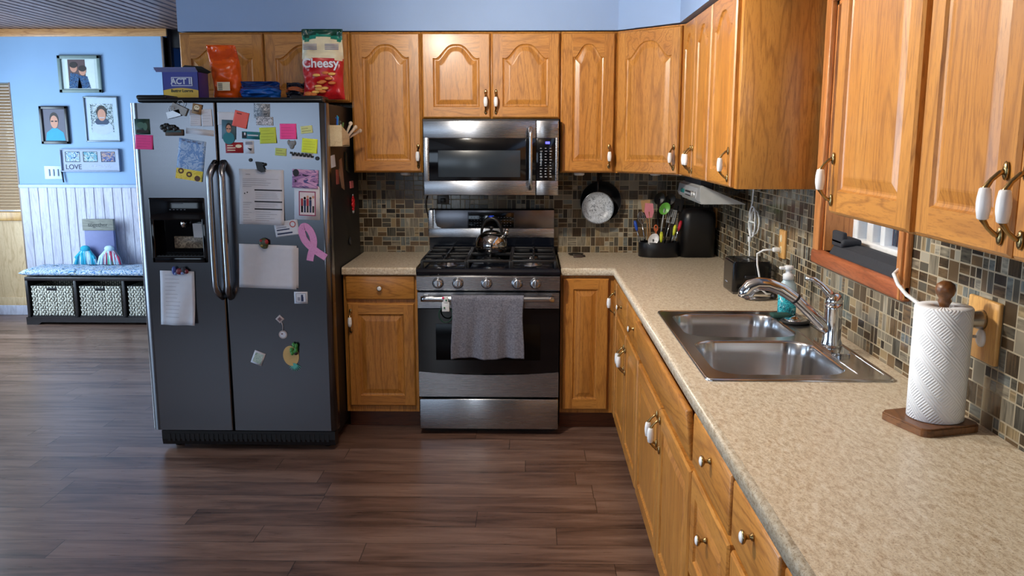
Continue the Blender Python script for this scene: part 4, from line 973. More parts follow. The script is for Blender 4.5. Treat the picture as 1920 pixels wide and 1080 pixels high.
# pans on the back wall
def pan(name, c, r, depth, mat, label, inner=None, handle=True):
    t = thing(name, (c[0], c[1], c[2] - r), label, 'pan')
    b = MB(); b.lathe([(r * .80, 0), (r * .86, -.004), (r, -depth), (r * 1.03, -depth - .002), (r * 1.03, -depth), (r * .97, -depth + .004), (r * .80, -.008), (r * .5, -.006)], c, 48, 0 if inner is None else [0, 0, 0, 0, 0, 1, 1], 'y'); b.build('body', [mat, inner or mat], t)
    if handle: b = MB(); b.tube([(c[0], c[1] - depth * .8, c[2] + r), (c[0], c[1] - depth * .6, c[2] + r + .04), (c[0], c[1] - depth * .5, 1.395)], [.008, .007, .006], 10, flat=.5); b.build('handle', black_satin, t)
pan('frying_pan', (1.020, -.006, 1.225), .118, .045, black_satin, 'black frying pan hanging on the mosaic wall behind the small pan')
pan('small_pan', (1.000, -.062, 1.190), .092, .035, plain('pan_steel', (150, 154, 160), .3, 1), 'small grey pan with a mottled inside hanging in front of the black frying pan', m_pattern('hammered_grey', [(120, 126, 136), (170, 178, 188), (196, 204, 214), (144, 150, 160)], 50, rough=.35, bump=.3))
# spoon rest on the counter right of the range
b = MB(); q = at(1080, 480, 'z', .914); b.lathe([(.030, 0), (.042, .006), (.046, .011), (.040, .009), (.02, .004)], (q.x, q.y + .03, .9145), 28, 0, sy=.8); b.box(q.x - .018, q.x + .034, q.y - .070, q.y + .005, .9148, .924, 1, bev=.004); b.box(q.x + .02, q.x + .052, q.y - .045, q.y - .015, .9148, .922, 0, bev=.003)
tag(b.build('trivet', [plain('dark_bronze', (30, 24, 22), .35), plain('smoky_brown', (74, 58, 52), .3)]), 'small dark brown dish lying on the counter right of the range', 'dish')
# puck lights under the wall cabinets, hooks
for q, w in (((742, 331), 'left of the microwave'), ((1090, 329), 'right of the microwave'), ((1246, 331), 'under the diagonal corner cabinet')):
    p = at(q[0], q[1], 'z', ZU0 - .008); w_y = -.27; b = MB(); b.lathe([(.030, 0), (.030, -.012), (.024, -.016), (.01, -.017)], (p.x, w_y, ZU0 - .001), 20); tag(b.build('puck_light', white_plastic), 'round white puck light under the cabinet ' + w if 'under' not in w else 'round white puck light ' + w, 'light')
# radio under the cabinets
ra = thing('under_cabinet_radio', (1.56, -.58, 1.27), 'pale grey radio mounted under the cabinets on the right wall', 'radio')
b = MB(); b.prism([(1.45, 1.285), (1.458, 1.270), (1.68, 1.270), (1.462, 1.362), (1.45, 1.355)], 'y', -.85, -.30); b.build('body', plain('radio_grey', (176, 180, 180), .45), ra)
b = MB(); b.prism([(1.430, 1.300), (1.438, 1.285), (1.452, 1.282), (1.452, 1.356), (1.438, 1.350)], 'y', -.845, -.30); fp = b.build('front_panel', plain('radio_front', (158, 162, 166), .4), ra)
b = MB(); b.box(1.426, 1.434, -.50, -.42, 1.306, 1.328, 0, bev=.002); b.build('display', plain('teal_display', (30, 110, 110), .3), fp)
b = MB(); b.prism([(1.46, 1.340), (1.52, 1.318), (1.52, 1.404), (1.46, 1.404)], 'y', -.80, -.35); b.build('mount', dark_grey, ra)
for yy in (-.80, -.74):
    b = MB(); b.lathe([(.016, 0), (.015, -.010), (.008, -.012)], (1.434, yy, 1.315), 18, 0, 'x'); b.build('knob', plain('radio_knob', (190, 192, 192), .3, .6), fp)
b = MB(); b.box(1.425, 1.433, -.70, -.56, 1.318, 1.326, 0, bev=.002); b.box(1.425, 1.433, -.70, -.56, 1.300, 1.305, 0, bev=.002); b.build('buttons', dark_grey, fp)
# small hooks and an outlet on the back wall, range-side cord
b = MB(); b.box(.045, .115, -.010, -.001, 1.205, 1.262, 0, bev=.003); b.box(.066, .094, -.03, -.010, 1.215, 1.24, 1, bev=.003); tag(b.build('wall_outlet', [plain('dim_metal', (90, 88, 86), .4, .6), black_satin]), 'small metal outlet with a black plug in the dark gap below the microwave', 'outlet')
b = MB(); b.tube([(-.012, -.01, 1.26), (-.022, -.02, 1.23), (-.024, -.02, 1.19), (-.014, -.02, 1.15), (-.008, -.02, 1.12)], .004, 8); tag(b.build('power_cord', black_satin), 'short black cord curving down beside the left end of the backguard', 'cord')
# dark folded cushion strip lying on the window sill
b = MB(); P = [(XR - .010, 0), (XR + .006, .030), (XR + .050, .040), (XR + .092, .034), (XR + .096, 0)]
b.prism([(x, WZ0 + .001 + z) for x, z in P], 'y', WY0 + .018, WY1 - .10, 0); b.box(XR + .0, XR + .07, WY1 - .20, WY1 - .085, WZ0 + .036, WZ0 + .062, 0, bev=.010); b.box(XR + .0, XR + .02, WY1 - .19, WY1 - .088, WZ0 + .03, WZ0 + .085, 0, bev=.006)
tag(b.build('window_cushion', plain('charcoal_cloth', (40, 43, 50), .85, bump=.4)), 'charcoal padded strip lying along the window sill', 'cushion')
b = MB(); q0, q1 = at(1665, 430, 'x', 2.1), at(1692, 480, 'x', 2.1)
b.box(2.10, 2.22, q1.y - .10, q0.y, .6, q0.z + .14, 0, bev=.01); b.box(2.094, 2.10, q1.y - .09, q0.y - (q0.y - q1.y) * .45, .9, q0.z + .12, 1); b.box(2.091, 2.094, q0.y - .05, q0.y - .02, 1.0, q0.z + .0, 2)
b.box(2.0, 2.4, q1.y - .1, q0.y + .05, -.2, .6, 2, bev=.01)
tag(b.build('storage_tote', [plain('tote_red', (190, 40, 48), .5), m_pattern('blue_white_print', [(40, 110, 200), (226, 232, 240), (30, 90, 180), (190, 50, 60)], 9, rough=.5), white_plastic]), 'red and blue patterned box standing outside the window', 'box')

# ------------------------------------------------------------------ notes and magnets on the fridge doors
MF = FY - .0008
def col(name, rgb, r=.6): return plain(name, rgb, r, noise=.04)
def note(name, label, cat, box, rot, mats, details=(), curl=.004, th=.0005, y=MF, group=None, wob=0, parts=()):
    """sheet of paper or magnet lying on the door; box = photo pixels (x0, y0, x1, y1) before rotation"""
    c = at((box[0] + box[2]) / 2, (box[1] + box[3]) / 2, 'y', y)
    k = (at(box[2], box[1], 'y', y) - at(box[0], box[1], 'y', y)).length; h = (at(box[0], box[1], 'y', y) - at(box[0], box[3], 'y', y)).length
    a = math.radians(rot); ca, sa = math.cos(a), math.sin(a)
    def P(u, v, lift=0):                                    # u right, v down
        dx, dz = (u - .5) * k, (.5 - v) * h
        off = curl * v ** 2.2 + wob * math.sin(u * 9 + v * 4) * .5 * v
        return (c.x + dx * ca + dz * sa, y - th - .0003 - off - abs(wob) * .6 - lift, c.z - dx * sa + dz * ca)
    b = MB(); n = 10 if (curl or wob) else 1; b.sheet(lambda u, v: P(u, v), n, n, th, 0)
    for i, d in enumerate(details):
        L = .0005 + .00025 * (i % 6)
        if d[0] == 'r':
            _, u0, v0, u1, v1, m = d; g = 6 if curl or wob else 1
            b.surf(lambda i2, j2: P(u0 + (u1 - u0) * i2 / g, v0 + (v1 - v0) * j2 / g, L), g, g, m)
        if d[0] == 'd':
            _, u, v, ru, rv, m = d; pts = [P(u + ru * math.cos(2 * PI * q / 20), v + rv * math.sin(2 * PI * q / 20), L) for q in range(20)]
            b.f([b.v(*p) for p in pts], m)
        if d[0] == 'p': b.f([b.v(*P(u, v, L)) for u, v in d[1]], d[2])
        if d[0] == 't':
            _, u, v, size, body, m = d; q = P(u, v, L + .0003); b.text(body, size, face_y(q[0], q[1], q[2], a), m, extrude=.0001)
    o = b.build(name, mats); return tag(o, label, cat, group)
def lines(n, v0, v1, u0=.08, u1=.92, m=1, th=.012, seed=1):
    rr = random.Random(seed); return [('r', u0, v0 + (v1 - v0) * i / max(1, n - 1), u0 + (u1 - u0) * rr.uniform(.6, 1), v0 + (v1 - v0) * i / max(1, n - 1) + th, m) for i in range(n)]
pink, yg, salmon, teal = col('pink_note', (238, 70, 150)), col('lime_note', (190, 206, 70)), col('salmon_note', (226, 100, 92)), col('teal_shirt', (34, 120, 134))
skin, hair, navy, red = col('skin_print', (196, 140, 116)), col('hair_print', (36, 28, 26)), col('navy_print', (30, 44, 84)), col('red_print', (156, 34, 46))
note('photo_magnet', 'small dark green photo magnet above the pink note at the left edge', 'magnet', (253, 223, 281, 252), 0, [col('dark_green', (30, 66, 62)), col('sage_print', (72, 110, 96)), hair], [('d', .4, .4, .25, .2, 1), ('r', .1, .7, .9, .9, 2), ('d', .7, .5, .15, .25, 1)], 0, .002)
note('sticky_note', 'pink sticky note on the far left of the fridge below the green photo', 'note', (254, 253, 287, 280), 2, [pink, col('pink_ink', (160, 40, 100))], lines(4, .25, .8), .006)
note('memo_sheet', 'small white memo with a folded corner at the top right of the left door', 'note', (356, 206, 377, 236), 2, [white_paper, grey_ink], lines(5, .3, .85), .003)
note('memo_sheet', 'small white memo touching the gap between the fridge doors', 'note', (378, 205, 398, 237), -2, [white_paper, grey_ink], lines(4, .2, .7), .003, y=MF - .001)
note('cat_magnet', 'brown cat-shaped magnet holding the small white memos', 'magnet', (361, 195, 378, 214), 12, [col('tabby', (150, 116, 78)), col('tabby_dark', (70, 50, 36)), cream_plastic], [('d', .5, .35, .3, .25, 2), ('d', .4, .3, .06, .06, 1), ('d', .6, .3, .06, .06, 1), ('r', .2, .6, .8, .75, 1)], 0, .005, y=MF - .003)
def clip(px0, py0, px1, py1, rot, name, label, mat):
    c = at((px0 + px1) / 2, (py0 + py1) / 2, 'y', MF); w = (px1 - px0) / 384 * .98; h = (py1 - py0) / 384
    b = MB(); b.M = T((c.x, MF - .001, c.z)) @ Matrix.Rotation(math.radians(rot), 4, 'Y')
    b.prism([(-.012, -h / 2), (-.012, h / 2), (-.003, h / 2), (0, h * .3), (0, -h / 2)], 'x', -w / 2, w / 2, 0); b.tube([(-w * .2, -.010, h / 2), (-w * .2, -.014, h), (0, -.016, h * 1.25), (w * .2, -.014, h), (w * .2, -.010, h / 2)], .0016, 8, 0)
    return tag(b.build(name, mat), label, 'clip')
clip(314, 208, 340, 220, -14, 'magnetic_clip', 'silver magnetic clip, uppermost on the left fridge door', plain('clip_silver', (176, 178, 184), .28, 1))
clip(322, 198, 352, 212, 25, 'magnetic_clip', 'clear grey clip leaning behind the silver magnetic clip', grey_plastic)
b = MB(); c = at(324, 241, 'y', MF)
for i, (dx, dz, r) in enumerate(((-.045, .006, .014), (-.03, .014, .012), (-.012, .004, .015), (.004, .008, .011), (-.035, -.006, .012), (.016, -.002, .012))): b.ball((c.x + dx, MF - .0105, c.z + dz), r, 0, 10, (1, .6, 1))
b.box(c.x - .036, c.x + .052, MF - .012, MF, c.z - .035, c.z - .004, 1, bev=.004); b.box(c.x - .03, c.x + .045, MF - .0135, MF - .012, c.z - .018, c.z - .008, 2, bev=0)
tag(b.build('figure_magnet', [col('black_paint', (20, 24, 28), .4), col('umber', (74, 56, 44), .5), col('teal_gloss', (30, 70, 78), .4)]), 'black and brown shaped magnet like a bear at a log, left door', 'magnet')
note('label_strip', 'long white strip above the childs blue drawing', 'sticker', (349, 242, 401, 253), 6, [white_paper, grey_ink], lines(2, .3, .6), 0)
note('child_drawing', 'childs watercolour of blue sky over yellow ground with sunflowers, tilted on the left door', 'drawing', (333, 262, 383, 338), 9, [m_pattern('sky_wash', [(130, 166, 216), (166, 194, 230), (112, 152, 210), (186, 206, 232)], 22), m_pattern('yellow_wash', [(222, 200, 70), (236, 216, 100), (200, 180, 60)], 30), col('brown_paint', (92, 60, 40)), col('grey_scribble', (92, 104, 140))],
     [('r', .0, .74, 1, 1, 1)] + [('d', u, v, .11, .07, 2) for u, v in ((.18, .80), (.5, .86), (.82, .93))] + [('d', u, v, .05, .03, 1) for u, v in ((.18, .80), (.5, .86), (.82, .93))] + [('r', .1 + .2 * i, .03 + .02 * (i % 2), .22 + .2 * i, .06 + .02 * (i % 2), 3) for i in range(4)], .005)
note('round_paper', 'white round-cornered paper behind the boy portrait at the top of the right door', 'note', (408, 210, 444, 234), 0, [white_paper], [], .003)
note('sticky_note', 'salmon paper tilted beside the boy portrait', 'note', (438, 209, 465, 239), 14, [salmon, col('salmon_ink', (140, 50, 50))], [('r', .15, .12, .5, .2, 1)], .006, y=MF - .0015)
note('portrait_magnet', 'small portrait of a boy in glasses and a teal shirt', 'photo', (416, 225, 442, 261), 3, [col('teal_backdrop', (70, 104, 120)), skin, hair, teal],
     [('d', .5, .95, .42, .32, 3), ('d', .5, .40, .22, .25, 2), ('d', .5, .46, .18, .21, 1), ('r', .34, .43, .47, .48, 2), ('r', .53, .43, .66, .48, 2)], 0, .001, y=MF - .003)
note('collage_magnet', 'grey and white photo collage at the top centre of the right door', 'photo', (476, 194, 506, 222), 3, [m_pattern('grey_collage', [(60, 74, 88), (150, 160, 172), (96, 108, 122), (206, 212, 220), (52, 96, 120)], 60)], [], 0, .001)
note('flower_sheet', 'white flower-dotted slip below the grey collage', 'note', (480, 219, 512, 235), 2, [m_pattern('flower_dots', [(206, 208, 218), (196, 200, 212), (110, 116, 128), (214, 216, 224)], 90)], [], .002, y=MF - .001)
note('word_magnet', 'teal and black lettered strip magnet left of the lime note', 'magnet', (454, 247, 488, 261), 3, [teal, ink, white_paper], [('r', .0, .1, .25, .9, 1), ('r', .3, .4, .9, .55, 2), ('r', .12, .15, .2, .5, 2)], 0, .002)
note('red_card', 'small dark red card with pale lettering under the boy portrait', 'card', (423, 267, 456, 287), 0, [red, cream_plastic], lines(3, .25, .7, .1, .6, 1, .08) + [('d', .75, .35, .18, .16, 1)], 0, .001)
note('tag_card', 'small white tag beside the red card', 'card', (459, 264, 476, 288), 0, [white_paper, grey_ink, ink], [('p', [(.3, .55), (.8, .6), (.7, .8), (.5, .72)], 2), ('r', .1, .08, .9, .3, 1)], 0, .0008)
note('sticky_note', 'lime sticky note, left of the pink note at the top of the right door', 'note', (487, 239, 518, 269), -2, [yg, col('lime_ink', (110, 130, 40))], lines(4, .2, .75), .008)
note('sticky_note', 'pink sticky note near the top right of the right door', 'note', (525, 232, 556, 261), 0, [pink, col('pink_ink', (160, 40, 100))], lines(4, .25, .8), .008)
note('sticky_note', 'tiny pale yellow note right of the upper pink note', 'note', (564, 236, 586, 250), -6, [col('pale_yellow', (200, 204, 140)), col('olive_ink', (120, 122, 70))], lines(2, .3, .65, m=1, th=.06), .004)
note('sticky_note', 'bright yellow-green note at the right edge of the fridge door', 'note', (566, 260, 595, 287), 5, [col('bright_lime', (206, 222, 60)), col('lime_ink', (110, 130, 40))], lines(4, .2, .75), .006)
note('oval_note', 'small pale yellow note below the lime note', 'note', (516, 278, 537, 292), 4, [col('pale_lime', (186, 200, 110)), col('olive_ink', (120, 122, 70))], lines(2, .3, .65, m=1, th=.06), .002)
def blob(name, label, cat, px_, r, mats, pieces, y=MF):
    c = at(px_[0], px_[1], 'y', y); b = MB()
    for (dx, dz, rx, rz, m) in pieces: b.ball((c.x + dx, y - .004, c.z + dz), 1, m, 12, (rx, .006, rz))
    return tag(b.build(name, mats), label, cat)
blob('dog_magnet', 'small grey dog-head magnet above the black script magnet', 'magnet', (547, 271), .01, [col('grey_fur', (126, 130, 136)), ink], [(0, .002, .016, .016, 0), (-.014, .010, .007, .012, 0), (.014, .008, .007, .012, 0), (0, -.010, .011, .012, 0), (-.005, .004, .002, .003, 1), (.006, .004, .002, .003, 1), (0, -.006, .004, .003, 1)])
b = MB(); c = at(566, 291, 'y', MF); b.box(c.x - .050, c.x + .055, MF - .001, MF, c.z - .018, c.z + .010, 1)
b.tube([(c.x - .055 + .110 * i / 36, MF - .003, c.z + .008 + .008 * math.sin(i * 1.05) - .012 * i / 36) for i in range(37)], .0042, 8, 0)
tag(b.build('script_magnet', [col('black_paint', (20, 24, 28), .4), white_paper]), 'black flowing script word magnet below the bright yellow-green note', 'magnet')
for q, r, lab in (((470, 300), .0085, 'small black round magnet left of the bird-shaped magnet'), ((595, 297), .0095, 'black round magnet at the right edge of the right door')):
    c = at(q[0], q[1], 'y', MF); b = MB(); b.lathe([(r, 0), (r, -.006), (r * .85, -.008)], (c.x, MF, c.z), 20, 0, 'y'); tag(b.build('round_magnet', black_satin), lab, 'magnet')
# printed letter and its black magnet
note('printed_letter', 'white printed letter with three dark heading bars on the right door', 'letter', (449, 318, 533, 421), 1.5, [white_paper, ink, grey_ink],
     [('r', .34, .36, .96, .385, 1), ('r', .34, .57, .96, .595, 1), ('r', .34, .705, .96, .73, 1), ('r', .08, .17, .88, .176, 2), ('r', .08, .31, .28, .316, 2), ('r', .08, .60, .28, .606, 2), ('d', .12, .44, .015, .012, 1), ('d', .18, .42, .015, .012, 1), ('r', .15, .09, .25, .10, 2)] +
     lines(3, .20, .28, .08, .85, 2, .006, 3) + lines(4, .42, .52, .36, .9, 2, .006, 5) + lines(3, .62, .67, .36, .9, 2, .005, 6) + lines(5, .77, .92, .36, .85, 2, .006, 8) + lines(7, .64, .92, .08, .28, 2, .005, 9), .010)
b = MB(); c = at(489, 313, 'y', MF); b.prism([(c.x - .022, c.z + .026), (c.x + .012, c.z + .022), (c.x + .016, c.z + .002), (c.x + .026, c.z - .022), (c.x + .006, c.z - .026), (c.x - .014, c.z - .016)], 'y', MF - .014, MF - .004); b.ball((c.x + .02, MF - .010, c.z + .012), .008, 0, 10)
tag(b.build('bird_magnet', col('black_paint', (20, 24, 28), .4)), 'black angular magnet holding the top of the printed letter', 'magnet')
note('sunset_photo', 'purple and pink sunset photo above the white-framed group photo', 'photo', (548, 318, 597, 353), 3, [m_pattern('sunset', [(44, 34, 66), (150, 110, 160), (196, 150, 190), (70, 74, 130), (40, 44, 90)], 14, (.3, 1, 1.6)), ink], [('d', .14, .2, .12, .2, 1)], .002, y=MF - .003)
note('group_photo', 'white-framed photo of a group of children with a maroon border', 'photo', (552, 350, 600, 412), 2, [white_paper, col('maroon', (140, 40, 84)), col('pale_print', (210, 200, 206)), hair, red, navy, skin],
     [('r', .18, .14, .84, .88, 1), ('r', .22, .17, .80, .85, 2)] + [('r', .26 + .11 * i, .36 + .04 * (i % 2), .35 + .11 * i, .58, 4 if i % 2 == 0 else 5) for i in range(5)] + [('r', .27 + .11 * i, .58, .34 + .11 * i, .78, 5 if i % 2 else 3) for i in range(5)] + [('d', .305 + .11 * i, .31 + .04 * (i % 2), .045, .045, 3 if i % 2 else 6) for i in range(5)], .0, .003)
note('business_card', 'white card with a small red round seal, tucked below the letter', 'card', (515, 414, 560, 442), -8, [white_paper, grey_ink, col('seal_red', (176, 80, 80)), navy], [('d', .78, .28, .13, .22, 2), ('d', .78, .28, .09, .15, 0), ('r', .08, .38, .5, .44, 1), ('r', .08, .52, .62, .60, 3), ('r', .08, .76, .72, .86, 3)], .001)
# awareness ribbon
b = MB(); pr_ = [(575, 446), (567, 440), (564, 430), (568, 423), (575, 423), (583, 431), (588, 444), (590, 458), (585, 472), (580, 489)]
prb = [(567, 440), (572, 452), (582, 463), (594, 472), (612, 483)]
def ribbon(pts, w, y):
    Q = [at(p[0], p[1], 'y', y) for p in pts]; dd = []
    F = []; 
    for i in range(len(Q) - 1):
        for s in range(5):
            F.append(Q[i].lerp(Q[i + 1], s / 5))
    F.append(Q[-1]); Fs = [F[0]] + [(F[max(i - 2, 0)] + F[i - 1] + F[i] + F[i + 1] + F[min(i + 2, len(F) - 1)]) / 5 for i in range(1, len(F) - 1)] + [F[-1]]
    g = []
    for i, p in enumerate(Fs):
        d = (Fs[min(i + 1, len(Fs) - 1)] - Fs[max(i - 1, 0)]).normalized(); nrm = Vector((d.z, 0, -d.x))
        g.append([b.v(*(p + nrm * w / 2 * s + Vector((0, dy, 0)))) for s, dy in ((-1, 0), (1, 0), (1, .0012), (-1, .0012))])
    for i in range(len(g) - 1):
        for k in range(4): b.f([g[i][k], g[i][(k + 1) % 4], g[i + 1][(k + 1) % 4], g[i + 1][k]], 0)
    b.f(g[0]); b.f(g[-1][::-1])
ribbon([(567, 442), (565, 432), (568, 424), (575, 425), (583, 434), (588, 448), (588, 462), (583, 476), (581, 489)], .034, MF - .002); ribbon([(566, 436), (570, 450), (581, 462), (594, 472), (611, 483)], .034, MF - .0035)
tag(b.build('ribbon_magnet', m_pattern('ribbon_pink', [(206, 138, 190), (214, 150, 198), (196, 126, 180)], 120)), 'pink awareness ribbon magnet at the right edge of the fridge', 'magnet')
note('paper_sheet', 'blank white landscape sheet behind the other one, lower right of the handles', 'paper', (452, 463, 560, 538), 2, [white_paper], [], .003)
note('paper_sheet', 'front blank white landscape sheet held by a round red and green magnet', 'paper', (449, 459, 557, 540), 2, [white_paper], [], .010, y=MF - .003, wob=.003)
blob('ornament_magnet', 'round red, green and gold magnet holding the blank sheets', 'magnet', (495, 456), .02, [col('bronze_green', (60, 66, 34), .35), col('scarlet', (160, 32, 36), .35), col('gold', (150, 130, 60), .3)], [(0, 0, .024, .026, 0), (.012, .006, .012, .014, 1), (-.008, -.010, .012, .010, 2), (-.012, .012, .009, .008, 1), (.004, -.020, .014, .008, 0)], y=MF - .012)
note('square_magnet', 'small white square magnet with a dark blue figure under the blank sheets', 'magnet', (552, 547, 577, 569), 0, [white_paper, navy, grey_ink], [('r', .12, .12, .88, .88, 2), ('r', .16, .16, .84, .84, 0), ('d', .6, .35, .08, .12, 1), ('r', .52, .42, .70, .8, 1), ('r', .25, .45, .45, .75, 2)], 0, .004)
b = MB(); c = at(525, 598, 'y', MF); b.M = T((c.x, MF, c.z)) @ Matrix.Rotation(PI / 4, 4, 'Y'); b.box(-.016, .016, -.005, 0, -.016, .016, 0, bev=.002); b.box(-.008, .008, -.006, -.005, -.008, .008, 1); b.M = Matrix()
c2 = at(531, 627, 'y', MF); b.tube([(c.x + .008, MF - .003, c.z - .016), (c.x + .014, MF - .004, c.z - .035), (c2.x, MF - .004, c2.z + .018)], .0022, 6, 0); b.disc((c2.x, MF - .001, c2.z), .021, .021, 0, 24, .004); b.disc((c2.x, MF - .005, c2.z), .015, .015, 2, 20, .0006)
b.disc((c2.x - .004, MF - .0057, c2.z + .004), .005, .004, 1, 12, .0003)
tag(b.build('keychain_magnet', [plain('pale_pewter', (176, 166, 168), .4), col('mauve', (110, 84, 90)), white_paper]), 'small pewter diamond with a round charm hanging from it on the right door', 'magnet')
note('tile_magnet', 'small tilted white square tile with a sage centre, low on the right door', 'magnet', (474, 659, 495, 683), 22, [white_paper, m_pattern('sage_soft', [(130, 160, 150), (176, 196, 188), (196, 208, 204)], 60)], [('r', .12, .12, .88, .88, 1)], 0, .005)
b = MB(); c = at(546, 667, 'y', MF); b.disc((c.x, MF, c.z), .040, .052, 0, 28, .005, rot=.15)
cg = at(552, 655, 'y', MF); rr = random.Random(4)
for i in range(16): b.ball((cg.x + rr.uniform(-.018, .018), MF - .012 - rr.uniform(0, .008), cg.z + rr.uniform(-.018, .030)), .0085, 1, 8, (1, .7, 1.3))
b.ball((cg.x + .010, MF - .012, cg.z - .016), .011, 3, 10)
ct = at(552, 684, 'y', MF)
for i in range(9):
    a = -PI / 2 + (i - 4) * .30; b.prism([(ct.x - .006, ct.z + .010), (ct.x + .006, ct.z + .010), (ct.x + .034 * math.cos(a) + .002, ct.z + .034 * math.sin(a))], 'y', MF - .004 - .0003 * i, MF - .0005, 2)
tag(b.build('pineapple_magnet', [col('pale_wood', (206, 172, 112), .5), col('leaf_green', (54, 128, 52), .5), col('mint', (92, 178, 168), .5), hair]), 'upside-down wooden pineapple magnet with green sprig and mint leaves', 'magnet')
# long crumpled receipt on the left door
note('shopping_list', 'long crumpled white list hanging low on the left door', 'paper', (303, 508, 367, 608), 1.5, [white_paper, grey_ink], lines(12, .08, .85, .14, .62, 1, .005, 12), .018, wob=.010)
blob('cluster_magnet', 'blue and dark red magnet clipping the long list', 'magnet', (339, 508), .02, [col('deep_blue', (40, 60, 140), .4), col('wine', (110, 26, 40), .4), ink, col('pale_blue', (120, 140, 190), .4)], [(-.032, .002, .012, .022, 0), (-.026, -.012, .008, .010, 3), (-.006, -.002, .018, .016, 1), (.016, .004, .014, .018, 2), (.030, -.002, .010, .012, 1), (.010, -.010, .012, .008, 3)], y=MF - .014)

# ------------------------------------------------------------------ things on the right flank of the fridge
FX = -.412
def flank(u, v): return at(u, v, 'x', FX)
q = flank(617, 273); q2 = flank(651, 273)
pb = thing('pen_box', (FX, -.70, 1.56), 'pale wooden slant-top box on the fridge side holding pens', 'pen holder')
b = MB(); b.prism([(-.80, 1.556), (-.80, 1.662), (-.62, 1.618), (-.62, 1.556)], 'x', FX + .002, FX + .008); b.prism([(-.80, 1.556), (-.80, 1.655), (-.62, 1.612), (-.62, 1.556)], 'x', FX + .062, FX + .068)
b.box(FX + .002, FX + .068, -.806, -.80, 1.556, 1.660); b.box(FX + .002, FX + .068, -.626, -.62, 1.556, 1.612); b.box(FX + .002, FX + .068, -.80, -.62, 1.554, 1.560)
b.build('box', wood('birch', (222, 206, 172), (210, 190, 152), (180, 156, 116), axis='y', rough=.5, coat=0), pb)
rr = random.Random(11); pens = [((40, 90, 190), 'blue'), ((44, 150, 190), 'teal'), ((70, 74, 80), 'grey'), ((206, 206, 204), 'white'), ((86, 120, 70), 'green'), ((34, 50, 120), 'navy')]
for i in range(6):
    c_, nm_ = pens[i]; y = -.775 + .026 * i; b = MB(); ln = rr.uniform(.028, .06); tz = 1.658 - .24 * (y + .80) + ln
    b.tube([(FX + .03, y, 1.575), (FX + .032 + rr.uniform(-.01, .02), y + .01, tz)], .0042, 10); b.tube([(FX + .032, y + .01, tz - .0), (FX + .033, y + .0105, tz + .006)], [.0042, .002], 10)
    tag(b.build('pen', col('pen_' + nm_, c_, .3)), f'{nm_} pen standing in the wooden box on the fridge side', 'pen', None)
for k, (dy, dz) in enumerate(((0, 0), (.03, -.012), (.055, .01))):
    b = MB(); p = Vector((FX + .045, -.66 + dy * .4, 1.585)); e = p + Vector((.045 + .012 * k, -.03 + .05 * k, .085 - .018 * k)); b.tube([p, p.lerp(e, .5), e], [.006, .007, .009], 8, 0, flat=.5); b.ball(e, .011, 0, 10, (1, .5, 1)); 
    tag(b.build('craft_stick', col(f'bone_{k}', (206 - 10 * k, 190 - 14 * k, 170 - 14 * k), .5)), ['uppermost', 'middle', 'lowest'][k] + ' of the three pale utensils leaning right out of the wooden box', 'utensil')
def flank_item(name, label, cat, pts, mats, kind='strip'):
    b = MB(); Q = [flank(*p) for p in pts]
    b.prism([(p.y, p.z) for p in Q], 'x', FX + .001, FX + .007); return tag(b.build(name, mats), label, cat)
flank_item('white_tag', 'small white card on the fridge side below the pen box', 'card', [(618, 293), (625, 290), (627, 312), (619, 315)], white_paper)
flank_item('paper_strip', 'long narrow tan strip hanging down the fridge side', 'strip', [(634, 300), (638, 296), (641, 322), (644, 356), (640, 352), (636, 330)], col('tan_strip', (150, 118, 96), .6))
flank_item('clothespin', 'reddish clothespin magnet left of the tan strip', 'clip', [(629, 318), (632, 318), (634, 345), (630, 346)], col('pin_red', (146, 70, 60), .5))
flank_item('scissors', 'dark green handled scissors hanging on the fridge side', 'scissors', [(645, 285), (648, 285), (650, 318), (654, 322), (652, 324), (646, 318)], col('bottle_green', (26, 44, 38), .5))
flank_item('pink_strip', 'small pink strip high on the black fridge side', 'strip', [(655, 340), (660, 339), (661, 352), (656, 353)], col('strip_pink', (206, 112, 116), .6))
b = MB(); q = flank(658, 382); 
for dz, r, m in ((.035, .010, 0), (.018, .016, 0), (-.004, .018, 0), (-.028, .012, 0), (-.045, .010, 1), (.048, .006, 1)): b.ball((FX + .0125, q.y, q.z + dz), r, m, 10, (.6, 1.6, 1.1))
tag(b.build('red_figure_magnet', [col('bright_red', (200, 30, 40), .4), col('pale_grey_paint', (180, 180, 184), .4)]), 'red figure magnet low on the black fridge side', 'magnet')
b = MB(); q = flank(655, 452); b.ball((FX + .006, q.y, q.z), .014, 0, 10, (.5, 1.6, 1.6)); tag(b.build('hook_magnet', dark_grey), 'dull grey hook magnet near the counter on the fridge side', 'magnet')

# ------------------------------------------------------------------ groceries on top of the fridge
zf = 1.790
